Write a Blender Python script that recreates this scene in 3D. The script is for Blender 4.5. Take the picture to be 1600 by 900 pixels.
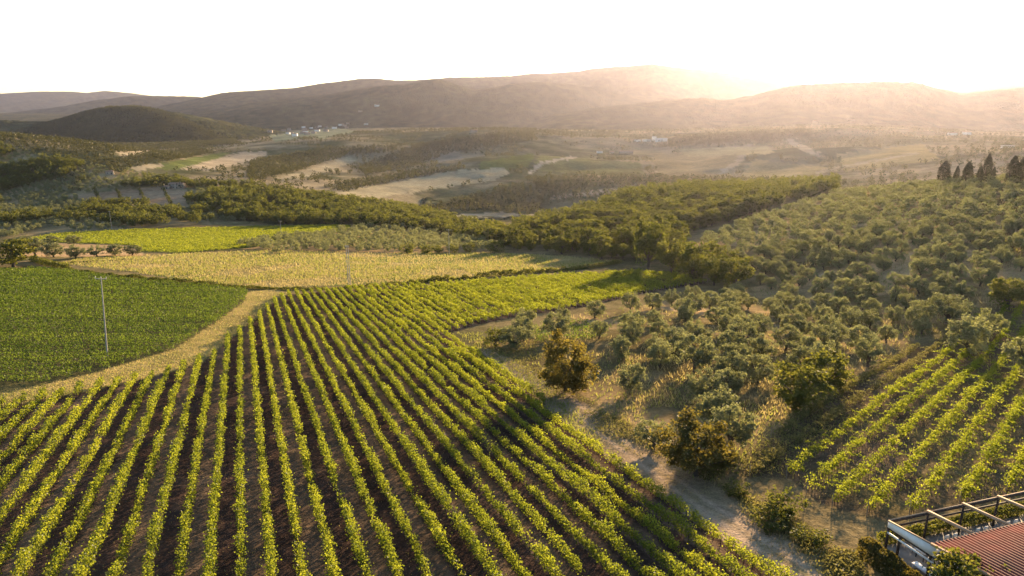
import bpy, math, random
import numpy as np

# ------------------------------------------------------------------ camera, sky, sun, exposure
S = bpy.context.scene
COL = S.collection
for o in list(bpy.data.objects):
    bpy.data.objects.remove(o, do_unlink=True)
F, CX, CY = 1067.0, 800.0, 450.0              # focal length and centre, in photo pixels (1600 x 900)
PITCH = math.atan(285.0 / F)
SP, CP = math.sin(PITCH), math.cos(PITCH)
cam_d = bpy.data.cameras.new('camera')
cam = bpy.data.objects.new('camera', cam_d)
COL.objects.link(cam)
cam_d.sensor_width = 36.0
cam_d.lens = 36.0 * F / 1600.0
cam_d.clip_start = 1.0
cam_d.clip_end = 60000.0
cam.location = (0, 0, 0)
cam.rotation_euler = (math.pi / 2 - PITCH, 0, 0)
S.camera = cam

SUN_AZ, SUN_EL = math.radians(25.5), math.radians(7.6)
w = bpy.data.worlds.new('World')
S.world = w
w.use_nodes = True
nt = w.node_tree
sky = nt.nodes.new('ShaderNodeTexSky')
sky.sky_type = 'NISHITA'
sky.sun_disc = False
sky.sun_elevation = SUN_EL
sky.sun_rotation = SUN_AZ
sky.altitude = 300
sky.air_density = 0.85
sky.dust_density = 0.4
sky.ozone_density = 1.2
nt.links.new(sky.outputs[0], nt.nodes['Background'].inputs[0])
nt.nodes['Background'].inputs[1].default_value = 0.095
sl = bpy.data.lights.new('sun', 'SUN')
sl.energy = 5.0
sl.angle = math.radians(2.0)
sl.color = (1.0, 0.72, 0.41)
so = bpy.data.objects.new('sun', sl)
COL.objects.link(so)
so.rotation_euler = (math.pi / 2 - SUN_EL, 0, math.pi - SUN_AZ)
so.location = (300, 600, 200)
S.view_settings.view_transform = 'Standard'
S.view_settings.look = 'None'
S.view_settings.gamma = 1.0
S.view_settings.use_curve_mapping = False
S.view_settings.exposure = 2.0
S.render.engine = 'CYCLES'
cy = S.cycles
cy.max_bounces = 5
cy.diffuse_bounces = 2
cy.glossy_bounces = 1
cy.transmission_bounces = 3
cy.volume_bounces = 0
cy.transparent_max_bounces = 4
cy.use_denoising = True
cy.sample_clamp_indirect = 4.0

RNG = np.random.default_rng(11)
random.seed(5)

# ------------------------------------------------------------------ small maths helpers
def noise2(x, y, seed):
    """smooth value noise, -1..1"""
    r = np.random.default_rng(seed)
    T = r.uniform(-1, 1, (256, 256))
    xi = np.floor(x).astype(int); yi = np.floor(y).astype(int)
    fx = x - xi; fy = y - yi
    fx = fx * fx * (3 - 2 * fx); fy = fy * fy * (3 - 2 * fy)
    a = T[xi & 255, yi & 255]; b = T[(xi + 1) & 255, yi & 255]
    c = T[xi & 255, (yi + 1) & 255]; d = T[(xi + 1) & 255, (yi + 1) & 255]
    return (a * (1 - fx) + b * fx) * (1 - fy) + (c * (1 - fx) + d * fx) * fy

def fbm(x, y, seed, octs=4, ridged=False):
    s = 0; a = 1.0; t = 0
    for k in range(octs):
        n = noise2(x * 2 ** k + 17.3 * k, y * 2 ** k + 5.1 * k, seed + k)
        s = s + a * ((1 - 2 * np.abs(n)) if ridged else n); t += a; a *= 0.5
    return s / t

def to_px(X, Y, Z):
    d = np.maximum(Y * CP - Z * SP, 1e-3)
    v = (Y * SP + Z * CP) / d
    return CX + F * X / d, CY - F * v

def ray(px, py):
    u = (np.asarray(px, float) - CX) / F; v = (CY - np.asarray(py, float)) / F
    Y = CP + v * SP
    return u / Y, (-SP + v * CP) / Y          # X/Y and Z/Y

def in_poly(x, y, poly):
    n = len(poly); r = np.zeros(np.shape(x), bool); j = n - 1
    for i in range(n):
        xi, yi = poly[i]; xj, yj = poly[j]
        if yi != yj:
            r ^= ((yi > y) != (yj > y)) & (x < (xj - xi) * (y - yi) / (yj - yi) + xi)
        j = i
    return r

# ------------------------------------------------------------------ terrain
G0, SL = -30.6, -0.1263                        # the near slope: z = G0 + SL * Y
ORY = -80.0
def plane(Y): return G0 + SL * Y
P = []                                         # control points X, Y, Z
for az in np.radians(np.linspace(-62, 62, 18)):
    for r in (30, 70, 110, 150, 190, 240, 300, 370, 450, 520):
        X = r * math.sin(az); Y = r * math.cos(az) + ORY
        if Y < 30:
            P.append((X, Y, plane(Y) if X < 40 else plane(max(Y, 5)))); continue
        px, py = to_px(X, Y, plane(Y))
        if (px < 960 and py > 392) or (px < 1200 and py > 455) or py > 575 or (px < 600 and py > 378):
            P.append((X, Y, plane(Y)))
CT = [
 # slope of olives rising on the far side of the dirt track
 (1180,470,205),(1300,480,185),(1450,490,160),(1590,492,150),(1750,495,145),
 (1200,420,250),(1400,420,205),(1590,420,185),(1780,420,175),
 (1180,365,340),(1400,360,265),(1590,360,235),(1800,360,215),
 (1300,308,450),(1450,300,360),(1590,292,325),(1800,285,300),
 (1590,277,430),(1450,285,480),(1800,270,400),(2000,270,400),
 (1100,330,480),(1000,338,500),(900,362,430),(1200,300,570),(1000,306,640),(880,346,520),(1100,300,640),
 # wooded shoulder in the middle and slope of olives at the far left
 (650,336,700),(550,316,800),(760,366,560),(400,294,900),(300,310,800),(100,312,800),(0,330,740),(-200,330,720),
 (0,290,860),(0,228,1000),(-200,215,1000),(-500,210,1000),(100,252,960),(200,270,950),(200,345,640),(400,340,680),
 # valley floor and low hills
 (600,290,1150),(540,290,1080),(700,270,1350),(800,260,1550),(450,265,1350),(350,245,1700),(300,235,1850),(250,228,2100),
 (560,255,1650),(480,262,1450),(700,246,1700),(800,240,1750),(900,250,1600),(1000,255,1500),(1100,270,1300),(900,290,1100),
 (700,333,1000),(820,322,980),
 (1200,260,1400),(1300,255,1300),(1400,258,1150),(1500,250,1100),(1600,240,1100),(1800,240,1100),
 (500,222,1950),(600,224,1950),(640,226,2050),(740,208,2100),(820,212,2100),(900,212,2300),(1000,222,2200),(1100,206,2500),
 (1200,201,2600),(1300,196,2800),(1400,198,2700),(1500,206,2500),(1600,214,2200),(1800,205,2200),
 (420,212,3000),(520,202,3500),(330,215,3000),(150,225,2300),(0,230,2000),(-200,230,2000),
]
for px, py, Y in CT:
    a, b = ray(px, py)
    P.append((a * Y, Y, b * Y))
P += [(X, Y, -132) for X, Y in [(-150, 1050), (0, 1000), (120, 950)]]
P += [(350, 850, -100), (600, 800, -84), (900, 780, -75)]
for az in np.radians(np.linspace(-62, 62, 9)):
    for r in (4200, 9000, 26000):
        P.append((r * math.sin(az), r * math.cos(az) + ORY, -132))
P = np.array(P)
def pol(X, Y):
    r = np.hypot(X, Y - ORY)
    return np.arctan2(X, Y - ORY), r
def tps(d2):
    return 0.5 * d2 * np.log(np.maximum(d2, 1e-12))
pa, pr = pol(P[:, 0], P[:, 1])
Q = np.stack([pa * 1.8, np.log(pr)], 1)
N = len(Q)
K = tps(((Q[:, None] - Q[None]) ** 2).sum(2)) + np.eye(N) * 2e-4
A = np.zeros((N + 3, N + 3))
A[:N, :N] = K; A[:N, N] = 1; A[:N, N + 1:] = Q; A[N, :N] = 1; A[N + 1:, :N] = Q.T
WGT = np.linalg.solve(A, np.concatenate([P[:, 2], [0, 0, 0]]))
AZ = np.radians(np.linspace(-64, 64, 861))
RR = np.concatenate([np.linspace(14, 100, 60, endpoint=False), np.linspace(100, 560, 400, endpoint=False), np.geomspace(560, 26000, 360)])
# the smooth base on a coarse grid, then refined
ca = np.radians(np.linspace(-65, 65, 131)); cl = np.linspace(math.log(12), math.log(27000), 180)
gA, gL = np.meshgrid(ca, cl, indexing='ij')
gq = np.stack([gA.ravel() * 1.8, gL.ravel()], 1)
gz = np.zeros(len(gq))
for i in range(0, len(gq), 4000):
    q = gq[i:i + 4000]
    gz[i:i + 4000] = tps(((q[:, None] - Q[None]) ** 2).sum(2)) @ WGT[:N] + WGT[N] + q @ WGT[N + 1:]
gz = gz.reshape(gA.shape)
def bil(T, a, b):
    i = np.clip(np.floor(a).astype(int), 0, T.shape[0] - 2); j = np.clip(np.floor(b).astype(int), 0, T.shape[1] - 2)
    fa = np.clip(a - i, 0, 1); fb = np.clip(b - j, 0, 1)
    return (T[i, j] * (1 - fa) + T[i + 1, j] * fa) * (1 - fb) + (T[i, j + 1] * (1 - fa) + T[i + 1, j + 1] * fa) * fb
mA, mR = np.meshgrid(AZ, RR, indexing='ij')
ia = (mA - ca[0]) / (ca[1] - ca[0]); il = (np.log(mR) - cl[0]) / (cl[1] - cl[0])
# cubic smoothing of the coarse grid is not needed at this spacing
MZ = bil(gz, ia, il)
MX = mR * np.sin(mA); MY = mR * np.cos(mA) + ORY
# mountain layers: crest (photo pixels), distance, width
LAYERS = [
 ([(-700,150),(-200,148),(0,146),(60,143),(110,143),(135,145),(165,142),(200,145),(250,151),(400,158),(2300,165)], 15000, 1800, 0.03),
 ([(-700,175),(-100,182),(0,178),(50,172),(100,166),(150,157),(200,151),(240,150),(300,151),(400,160),(600,170),(2300,170)], 9500, 1300, 0.05),
 ([(-700,175),(100,178),(240,168),(300,156),(345,146),(400,142),(460,138),(500,131),(560,124),(590,123),(620,126),(650,126),(700,121),(760,121),(800,119),
   (830,115),(850,115),(900,112),(930,107),(970,104),(1020,100),(1060,105),(1100,110),(1150,116),(1200,124),(1300,140),(1450,142),(1520,132),(1600,119),(1700,110),(2300,130)], 7600, 1500, 0.16),
 ([(-700,200),(250,190),(330,172),(400,160),(500,149),(560,140),(600,135),(640,132),(680,125),(700,129),(740,141),(770,139),(800,132),(850,129),(900,133),(960,145),(1050,160),(1300,170),(2300,170)], 5600, 900, 0.20),
 ([(-700,185),(-100,186),(0,188),(70,190),(100,184),(130,175),(170,168),(215,167),(250,171),(285,177),(330,186),(380,197),(450,209),(530,222),(2300,250)], 3000, 420, 0.16),
 ([(-700,240),(760,215),(830,190),(870,177),(950,166),(1000,161),(1050,156),(1100,153),(1130,158),(1180,149),(1220,138),(1250,133),(1300,131),(1400,129),(1430,129),(1470,139),(1500,147),(1540,143),(1600,137),(1700,130),(2300,150)], 4300, 800, 0.16),
 ([(-700,300),(400,262),(440,236),(480,224),(520,217),(560,215),(610,219),(660,222),(700,214),(740,206),(790,208),(840,211),(900,213),(960,214),(1020,217),(1080,211),(1140,206),(1220,205),(1300,200),(1400,203),(1500,208),(1600,216),(2300,230)], 2150, 260, 0.05),
 ([(-700,330),(560,290),(640,262),(700,250),(760,244),(830,243),(900,246),(1000,250),(1080,252),(1160,240),(1240,232),(1340,228),(1450,236),(1600,250),(2300,260)], 1500, 210, 0.06),
]
U = MX / np.maximum(MY, 1.0)
FOREST = np.zeros(MZ.shape)
for li, (pts, D, W, na) in enumerate(LAYERS):
    pts = np.array(pts, float)
    us, ks = ray(pts[:, 0], pts[:, 1])
    k = np.interp(U, us, ks)
    zc = k * D
    rough = fbm(MX / (W * 0.9), MY / (W * 0.9), 40 + li * 7, 5)
    ridg = fbm(MX / (W * 0.55), MY / (W * 1.6), 90 + li * 7, 4, True)
    t = (MY - D) / W
    t = t + 0.35 * rough
    bump = np.exp(-t * t * np.where(t < 0, 0.75, 1.0))
    bump = bump * (1 + na * 1.6 * (ridg - 0.2) * (1 - bump))
    z = -140 + (zc + 140) * bump + na * 0.25 * (zc + 140) * 0.25 * fbm(MX / 90, MY / 90, 300 + li, 3)
    FOREST = np.where(z > MZ, 1.0 if li < 6 else 0.0, FOREST)
    MZ = np.maximum(MZ, z)
far = np.clip((mR - 480) / 700, 0, 1)
MZ = MZ + far * (5 * fbm(MX / 260, MY / 260, 7, 4) + 1.2 * fbm(MX / 30, MY / 30, 8, 2)) + 0.10 * fbm(MX / 9, MY / 9, 9, 3) * (mR < 900) + FOREST * 7 * np.maximum(0, fbm(MX / 16, MY / 40, 13, 2))

def height(X, Y):
    X = np.asarray(X, float); Y = np.asarray(Y, float)
    a, r = pol(X, Y)
    fa = (a - AZ[0]) / (AZ[1] - AZ[0])
    fr = np.interp(r, RR, np.arange(len(RR)))
    return bil(MZ, fa, fr)

_YS = np.geomspace(25, 22000, 1500)
def ground_at(px, py):
    """where the line of sight through a photo pixel meets the ground"""
    px = np.atleast_1d(np.asarray(px, float)); py = np.atleast_1d(np.asarray(py, float))
    a, b = ray(px, py)
    X = a[:, None] * _YS[None]; Z = b[:, None] * _YS[None]
    hit = Z < height(X, np.broadcast_to(_YS, X.shape))
    i = np.where(hit.any(1), hit.argmax(1), len(_YS) - 1)
    Y = _YS[i]
    Y0 = _YS[np.maximum(i - 1, 0)]
    for _ in range(12):
        m = 0.5 * (Y + Y0); below = b * m < height(a * m, m)
        Y = np.where(below, m, Y); Y0 = np.where(below, Y0, m)
    return np.stack([a * Y, Y, height(a * Y, Y)], 1)

# ------------------------------------------------------------------ regions (ground outlines, photo pixels)
R_MAIN = [(-900,1100),(-420,760),(-150,668),(0,634),(40,627),(75,620),(132,612),(165,601),(194,597),(245,587),(289,575),(314,567),(334,555),(355,533),
          (374,517),(391,505),(404,495),(415,485),(425,475),(436,465),(450,460),(540,453),(600,450),(700,445),(800,437),(900,430),(1000,426),(1060,430),(1105,442),
          (1000,460),(950,471),(880,485),(800,496),(745,508),(704,520),(722,533),(800,588),(905,680),(950,716),(1218,908),(1420,1060),(1500,1150)]
R_LEFT = [(-400,432),(-80,425),(0,421),(80,421),(130,428),(200,438),(330,449),(388,456),(380,472),(340,502),(270,547),(150,582),(0,616),(-150,655),(-420,720)]
R_FIELD = [(90,412),(130,404),(250,398),(420,391),(600,396),(760,395),(880,400),(960,408),(930,415),(800,430),(600,443),(430,450),(330,443),(200,424),(110,414)]
R_FARV = [(20,378),(90,366),(200,360),(400,354.5),(548,353),(540,362),(480,372),(400,386),(290,396),(220,394),(205,384),(120,380)]
R_WLEFT = [(300,336),(430,351),(560,353),(680,366),(770,384),(800,386),(790,364),(700,345),(610,326),(500,308),(400,296),(330,302)]
R_WRIGHT = [(790,390),(860,398),(955,408),(1040,418),(1105,436),(1165,450),(1180,436),(1095,405),(1050,392),(1065,368),(1150,345),(1230,318),(1310,300),(1300,290),(1150,296),(1000,304),(880,340),(800,362)]
R_OLMID = [(370,387),(400,378),(500,366),(560,357),(640,358),(700,370),(790,389),(750,394),(600,395),(500,394),(420,396)]
R_OLROW = [(20,392),(60,380),(120,379),(200,383),(222,392),(225,399),(120,401),(40,401)]
R_OLLEFT = [(-300,372),(-300,215),(0,226),(80,248),(200,266),(300,288),(420,292),(400,330),(430,348),(300,350),(190,358),(60,365),(0,374)]
R_OLRIGHT = [(735,535),(830,512),(905,490),(1000,478),(1105,460),(1185,448),(1110,400),(1080,385),(1180,345),(1310,304),(1450,292),(1600,280),(2000,270),(2000,470),(1600,478),
             (1530,492),(1400,545),(1345,600),(1240,655),(1170,715),(1130,760),(1030,715),(960,650),(900,610),(820,575)]
R_TRACK = [(745,543),(765,560),(800,588),(905,680),(950,716),(1218,908),(1330,908),(1262,868),(1140,770),(1020,700),(930,640),(850,590),(800,562),(765,545)]
R_VERGE = [(388,456),(380,472),(340,502),(270,547),(150,582),(0,616),(-150,655),(-420,720),(-420,775),(-150,672),(0,636),(132,612),(245,587),(314,567),(355,533),(391,505),(425,475),(450,458),(430,451)]
R_RIGHTV = [(1150,745),(1210,680),(1330,600),(1430,545),(1530,495),(1600,470),(1900,440),(1900,800),(1600,770),(1390,812),(1280,790),(1230,745)]
R_PLOT = [(110,306),(180,297),(250,291),(295,299),(290,326),(225,322),(150,318)]
FIELDS = [  # far fields: outline, colour, nearest distance
 ([(415,284),(470,268),(545,245),(560,252),(520,266),(450,284)], (.30,.25,.16)),
 ([(520,300),(600,288),(700,268),(790,262),(800,270),(770,282),(650,300),(560,314)], (.32,.27,.17)),
 ([(580,258),(640,250),(645,258),(590,270)], (.28,.24,.16)),
 ([(645,240),(720,235),(725,250),(660,256)], (.24,.20,.14)),
 ([(752,252),(836,240),(826,262),(748,264)], (.115,.125,.04)),
 ([(842,242),(1000,254),(1010,278),(828,266)], (.15,.14,.06)),
 ([(178,232),(270,218),(335,224),(300,233),(190,246)], (.33,.27,.18)),
 ([(225,262),(300,246),(360,237),(335,252),(270,266)], (.12,.135,.045)),
 ([(280,264),(375,238),(420,236),(405,250),(330,266)], (.32,.26,.18)),
 ([(200,262),(240,254),(260,258),(220,268)], (.34,.28,.18)),
 ([(850,308),(940,296),(1060,288),(1060,292),(940,304),(860,312)], (.36,.28,.19)),
 ([(705,336),(780,331),(840,336),(720,341)], (.34,.28,.18)),
 ([(1020,240),(1160,240),(1140,276),(1030,280)], (.20,.16,.09)),
 ([(1180,250),(1300,262),(1260,280),(1150,282)], (.22,.18,.09)),
 ([(1310,240),(1440,225),(1470,250),(1320,268)], (.24,.19,.09)),
 ([(1232,216),(1262,230),(1290,243),(1287,248),(1255,236),(1227,221)], (.29,.24,.16)),
 ([(1176,226),(1160,252),(1128,274),(1120,272),(1150,250),(1168,225)], (.27,.22,.15)),
 ([(1440,240),(1350,256),(1275,272),(1275,268),(1350,252),(1430,238)], (.28,.23,.15)),
 ([(905,246),(850,256),(830,272),(824,271),(842,254),(900,243)], (.34,.28,.20)),
 ([(1060,232),(1200,228),(1210,240),(1070,244)], (.26,.22,.12)),
 ([(470,208),(520,198),(560,206),(500,218)], (.22,.22,.13)),
 ([(420,212),(470,204),(490,214),(430,222)], (.20,.21,.13)),
]

vx, vy = to_px(MX, MY, MZ)
near = (mR < 900)
def region(poly, lo=0, hi=900, jit=2.0):
    jx = jit * noise2(MX / 5, MY / 5, 61); jy = jit * 0.6 * noise2(MX / 5, MY / 5, 62)
    return in_poly(vx + jx, vy + jy, poly) & (MY > lo) & (MY < hi)

COLR = np.empty(MZ.shape + (3,))
COLR[:] = (.11, .10, .045)                      # rough grass and scrub
n1 = fbm(MX / 40, MY / 40, 21, 4)[..., None]; n2 = fbm(MX / 6, MY / 6, 25, 3)[..., None]; n3 = fbm(MX / 300, MY / 300, 29, 4)[..., None]
def setc(m, c, amp=0.0, n=None):
    c = np.array(c, float)
    COLR[m] = c * (1 + (amp * n[m] if n is not None else 0))
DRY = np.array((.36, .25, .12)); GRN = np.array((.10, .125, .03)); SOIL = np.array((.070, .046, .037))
def blend(m, c0, c1, n, lo=-.3, hi=.4):
    t = np.clip((n[m] - lo) / (hi - lo), 0, 1)
    COLR[m] = np.array(c0) * (1 - t) + np.array(c1) * t
blend(near, (.12, .105, .05), (.20, .155, .08), n1 + .5 * n2)
farm = (MY > 900) & (FOREST < .5)
blend(farm, (.085, .088, .045), (.25, .20, .125), n3 + .5 * n1, -.35, .25)
fo = FOREST > .5
n4 = fbm(MX / 34, MY / 60, 27, 3)[..., None]
blend(fo, (.022, .032, .016), (.085, .080, .038), n3 * .8 + .6 * n1 + .9 * n4, -.7, .8)
FM = np.where(fo, 1.0, 0.0)
for i, (poly, c) in enumerate(FIELDS):
    m = region(poly, 780, 6000, 3.0); setc(m, c, .12, n1); FM[m] = 0
blend(region(R_OLLEFT, 400, 1400), (.14, .12, .06), (.32, .24, .13), n1 + .5 * n2)
blend(region(R_PLOT, 500, 1200), (.28, .185, .11), (.36, .25, .155), n1)
blend(region(R_WLEFT, 300, 1000), (.05, .05, .025), (.08, .075, .035), n2)
blend(region(R_OLMID, 250, 800), (.24, .17, .085), (.33, .23, .12), n1)
blend(region(R_OLROW, 200, 600), (.34, .235, .13), (.40, .27, .15), n1)
blend(region(R_FIELD, 200, 500), (.35, .275, .13), (.16, .18, .05), n1 * 1.5 + .4 * n2, -.3, .4)
blend(region(R_FARV, 300, 700), (.09, .10, .03), (.13, .12, .05), n2)
blend(region(R_OLRIGHT, 60, 900), (.16, .125, .06), (.40, .28, .15), n1 + .7 * n2, -.2, .6)
blend(region(R_RIGHTV, 40, 300), (.115, .085, .058), (.16, .125, .06), n2)
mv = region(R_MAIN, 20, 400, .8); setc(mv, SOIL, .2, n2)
ml = region(R_LEFT, 60, 400, .8); setc(ml, (.10, .09, .04), .2, n2)
blend(region(R_VERGE, 60, 330, 1.2), (.36, .27, .10), (.24, .20, .07), n2 + .5 * n1)
blend(region(R_TRACK, 40, 260, 1.2), (.37, .27, .185), (.22, .18, .095), n2 + n1, -.1, .8)
TRK = np.array([(715,522),(790,566),(870,610),(935,668),(1010,722),(1090,782),(1190,850),(1280,912)], float)
mt = region(R_TRACK, 40, 260, .8)
ta, tb = ray(TRK[:, 0], TRK[:, 1]); tY = G0 / (tb - SL); tX = ta * tY
dT = np.full(mt.sum(), 99.0)
for i in range(len(tX) - 1):
    ex, ey = tX[i + 1] - tX[i], tY[i + 1] - tY[i]
    f = np.clip(((MX[mt] - tX[i]) * ex + (MY[mt] - tY[i]) * ey) / (ex * ex + ey * ey), 0, 1)
    dT = np.minimum(dT, np.hypot(MX[mt] - tX[i] - f * ex, MY[mt] - tY[i] - f * ey))
rut = np.exp(-((dT - .85) / .38) ** 2)[:, None]
COLR[mt] = COLR[mt] * (1 - rut) + np.array((.43, .32, .225)) * rut
MAINM = np.where(mv, 1.0, 0.0)

def new_mesh(name, V, Fc, mats=(), midx=None, smooth=False):
    """V: n x 3, Fc: m x k"""
    me = bpy.data.meshes.new(name)
    V = np.ascontiguousarray(V, np.float32); Fc = np.ascontiguousarray(Fc, np.int32)
    m, k = Fc.shape
    me.vertices.add(len(V)); me.loops.add(m * k); me.polygons.add(m)
    me.vertices.foreach_set('co', V.ravel())
    me.loops.foreach_set('vertex_index', Fc.ravel())
    me.polygons.foreach_set('loop_start', np.arange(0, m * k, k, dtype=np.int32))
    me.polygons.foreach_set('loop_total', np.full(m, k, np.int32))
    if smooth: me.polygons.foreach_set('use_smooth', np.ones(m, bool))
    for x in mats: me.materials.append(x)
    if midx is not None: me.polygons.foreach_set('material_index', np.ascontiguousarray(midx, np.int32))
    me.update(calc_edges=True)
    return me
def link(name, me, parent=None, loc=None):
    o = bpy.data.objects.new(name, me); COL.objects.link(o)
    if parent is not None: o.parent = parent
    if loc is not None: o.location = loc
    return o
def tag(o, label=None, cat=None, group=None, kind=None):
    if label: o['label'] = label
    if cat: o['category'] = cat
    if group: o['group'] = group
    if kind: o['kind'] = kind
    return o

# ------------------------------------------------------------------ materials
def mat(name):
    m = bpy.data.materials.new(name); m.use_nodes = True
    t = m.node_tree; t.nodes.clear()
    return m, t, t.nodes.new('ShaderNodeOutputMaterial')
def nd(t, kind, **kw):
    n = t.nodes.new('ShaderNode' + kind)
    for k, v in kw.items():
        if k in ('operation', 'blend_type', 'data_type', 'attribute_name', 'noise_dimensions', 'feature'): setattr(n, k, v)
        else: n.inputs[k.replace('_', ' ')].default_value = v
    return n
def leafmat(name, dark, light, tdark, tlight, trans=.5, island=.6, scale=.25, gloss=.015):
    m, t, out = mat(name)
    geo = nd(t, 'NewGeometry'); oi = nd(t, 'ObjectInfo')
    nz = nd(t, 'TexNoise', Scale=scale, Detail=3.0)
    t.links.new(geo.outputs['Position'], nz.inputs['Vector'])
    a = nd(t, 'Math', operation='MULTIPLY'); a.inputs[1].default_value = island
    t.links.new(geo.outputs['Random Per Island'], a.inputs[0])
    b = nd(t, 'Math', operation='MULTIPLY_ADD'); b.inputs[1].default_value = 1.1
    t.links.new(nz.outputs[0], b.inputs[0]); t.links.new(a.outputs[0], b.inputs[2])
    c = nd(t, 'Math', operation='MULTIPLY_ADD'); c.inputs[1].default_value = .35
    t.links.new(oi.outputs['Random'], c.inputs[0]); t.links.new(b.outputs[0], c.inputs[2])
    d = nd(t, 'Math', operation='SUBTRACT'); d.use_clamp = True; d.inputs[1].default_value = .5
    t.links.new(c.outputs[0], d.inputs[0])
    def mix(c0, c1):
        x = nd(t, 'MixRGB'); x.inputs[1].default_value = (*c0, 1); x.inputs[2].default_value = (*c1, 1)
        t.links.new(d.outputs[0], x.inputs[0]); return x
    df = nd(t, 'BsdfDiffuse'); tr = nd(t, 'BsdfTranslucent'); gl = nd(t, 'BsdfGlossy', Roughness=.45)
    t.links.new(mix(dark, light).outputs[0], df.inputs[0]); t.links.new(mix(tdark, tlight).outputs[0], tr.inputs[0])
    ms = nd(t, 'MixShader'); ms.inputs[0].default_value = trans
    t.links.new(df.outputs[0], ms.inputs[1]); t.links.new(tr.outputs[0], ms.inputs[2])
    m2 = nd(t, 'MixShader'); m2.inputs[0].default_value = gloss
    t.links.new(ms.outputs[0], m2.inputs[1]); t.links.new(gl.outputs[0], m2.inputs[2])
    t.links.new(m2.outputs[0], out.inputs[0])
    return m
def plain(name, c0, c1=None, scale=3.0, rough=.85, stretch=None, bump=0.0, spec=.2):
    m, t, out = mat(name)
    p = nd(t, 'BsdfPrincipled', Roughness=rough); p.inputs['Specular IOR Level'].default_value = spec
    c1 = c1 or tuple(x * .75 for x in c0)
    tc = nd(t, 'TexCoord'); mp = nd(t, 'Mapping')
    if stretch: mp.inputs['Scale'].default_value = stretch
    t.links.new(tc.outputs['Object'], mp.inputs[0])
    nz = nd(t, 'TexNoise', Scale=scale, Detail=5.0); t.links.new(mp.outputs[0], nz.inputs['Vector'])
    r = nd(t, 'ValToRGB'); r.color_ramp.elements[0].position = .35; r.color_ramp.elements[1].position = .68
    r.color_ramp.elements[0].color = (*c0, 1); r.color_ramp.elements[1].color = (*c1, 1)
    t.links.new(nz.outputs[0], r.inputs[0]); t.links.new(r.outputs[0], p.inputs['Base Color'])
    if bump:
        bp = nd(t, 'Bump', Strength=bump, Distance=.05); t.links.new(nz.outputs[0], bp.inputs['Height']); t.links.new(bp.outputs[0], p.inputs['Normal'])
    t.links.new(p.outputs[0], out.inputs[0])
    return m

M_VINE = leafmat('vine_leaves', (.044, .064, .013), (.108, .130, .020), (.145, .19, .013), (.42, .44, .030), .54)
M_VINE_L = leafmat('vine_leaves_deep', (.026, .044, .013), (.070, .098, .022), (.05, .10, .012), (.24, .31, .03), .48, scale=.5)
M_OLIVE = leafmat('olive_leaves', (.098, .108, .060), (.20, .21, .12), (.155, .165, .060), (.34, .34, .11), .42)
M_OAK = leafmat('broad_leaves', (.038, .050, .014), (.085, .095, .026), (.09, .11, .015), (.26, .25, .03), .42)
M_BACKLIT = leafmat('backlit_leaves', (.050, .048, .017), (.105, .092, .028), (.12, .105, .018), (.33, .25, .035), .42)  # broadleaf greens warmed, the low sun's backlight put into the leaf colour
M_CYP = leafmat('cypress_leaves', (.028, .034, .016), (.06, .064, .028), (.05, .05, .014), (.10, .09, .02), .25)
M_SCRUB = leafmat('scrub_leaves', (.07, .075, .03), (.16, .15, .06), (.14, .14, .035), (.30, .26, .07), .4)
M_DRY = leafmat('dry_blades', (.24, .19, .09), (.38, .30, .15), (.26, .21, .07), (.46, .38, .15), .5)
M_GRASS = leafmat('green_blades', (.10, .12, .03), (.20, .20, .06), (.20, .23, .04), (.40, .38, .08), .5)
M_FARW = leafmat('far_leaves', (.030, .038, .016), (.066, .068, .030), (.05, .055, .014), (.12, .11, .03), .3, scale=.02)
M_BARK = plain('bark', (.12, .09, .065), (.065, .05, .04), 6, .95, (1, 1, .2))
M_STEM = plain('vine_wood', (.10, .075, .055), (.06, .045, .035), 6, .95)
M_WOODP = plain('stake_wood', (.26, .21, .16), (.16, .13, .10), 5, .9)
M_CONC = plain('pole_concrete', (.38, .35, .32), (.29, .27, .25), 1.2, .9)
M_PORC = plain('insulator', (.55, .52, .48), (.4, .38, .36), 5, .4)

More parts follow.
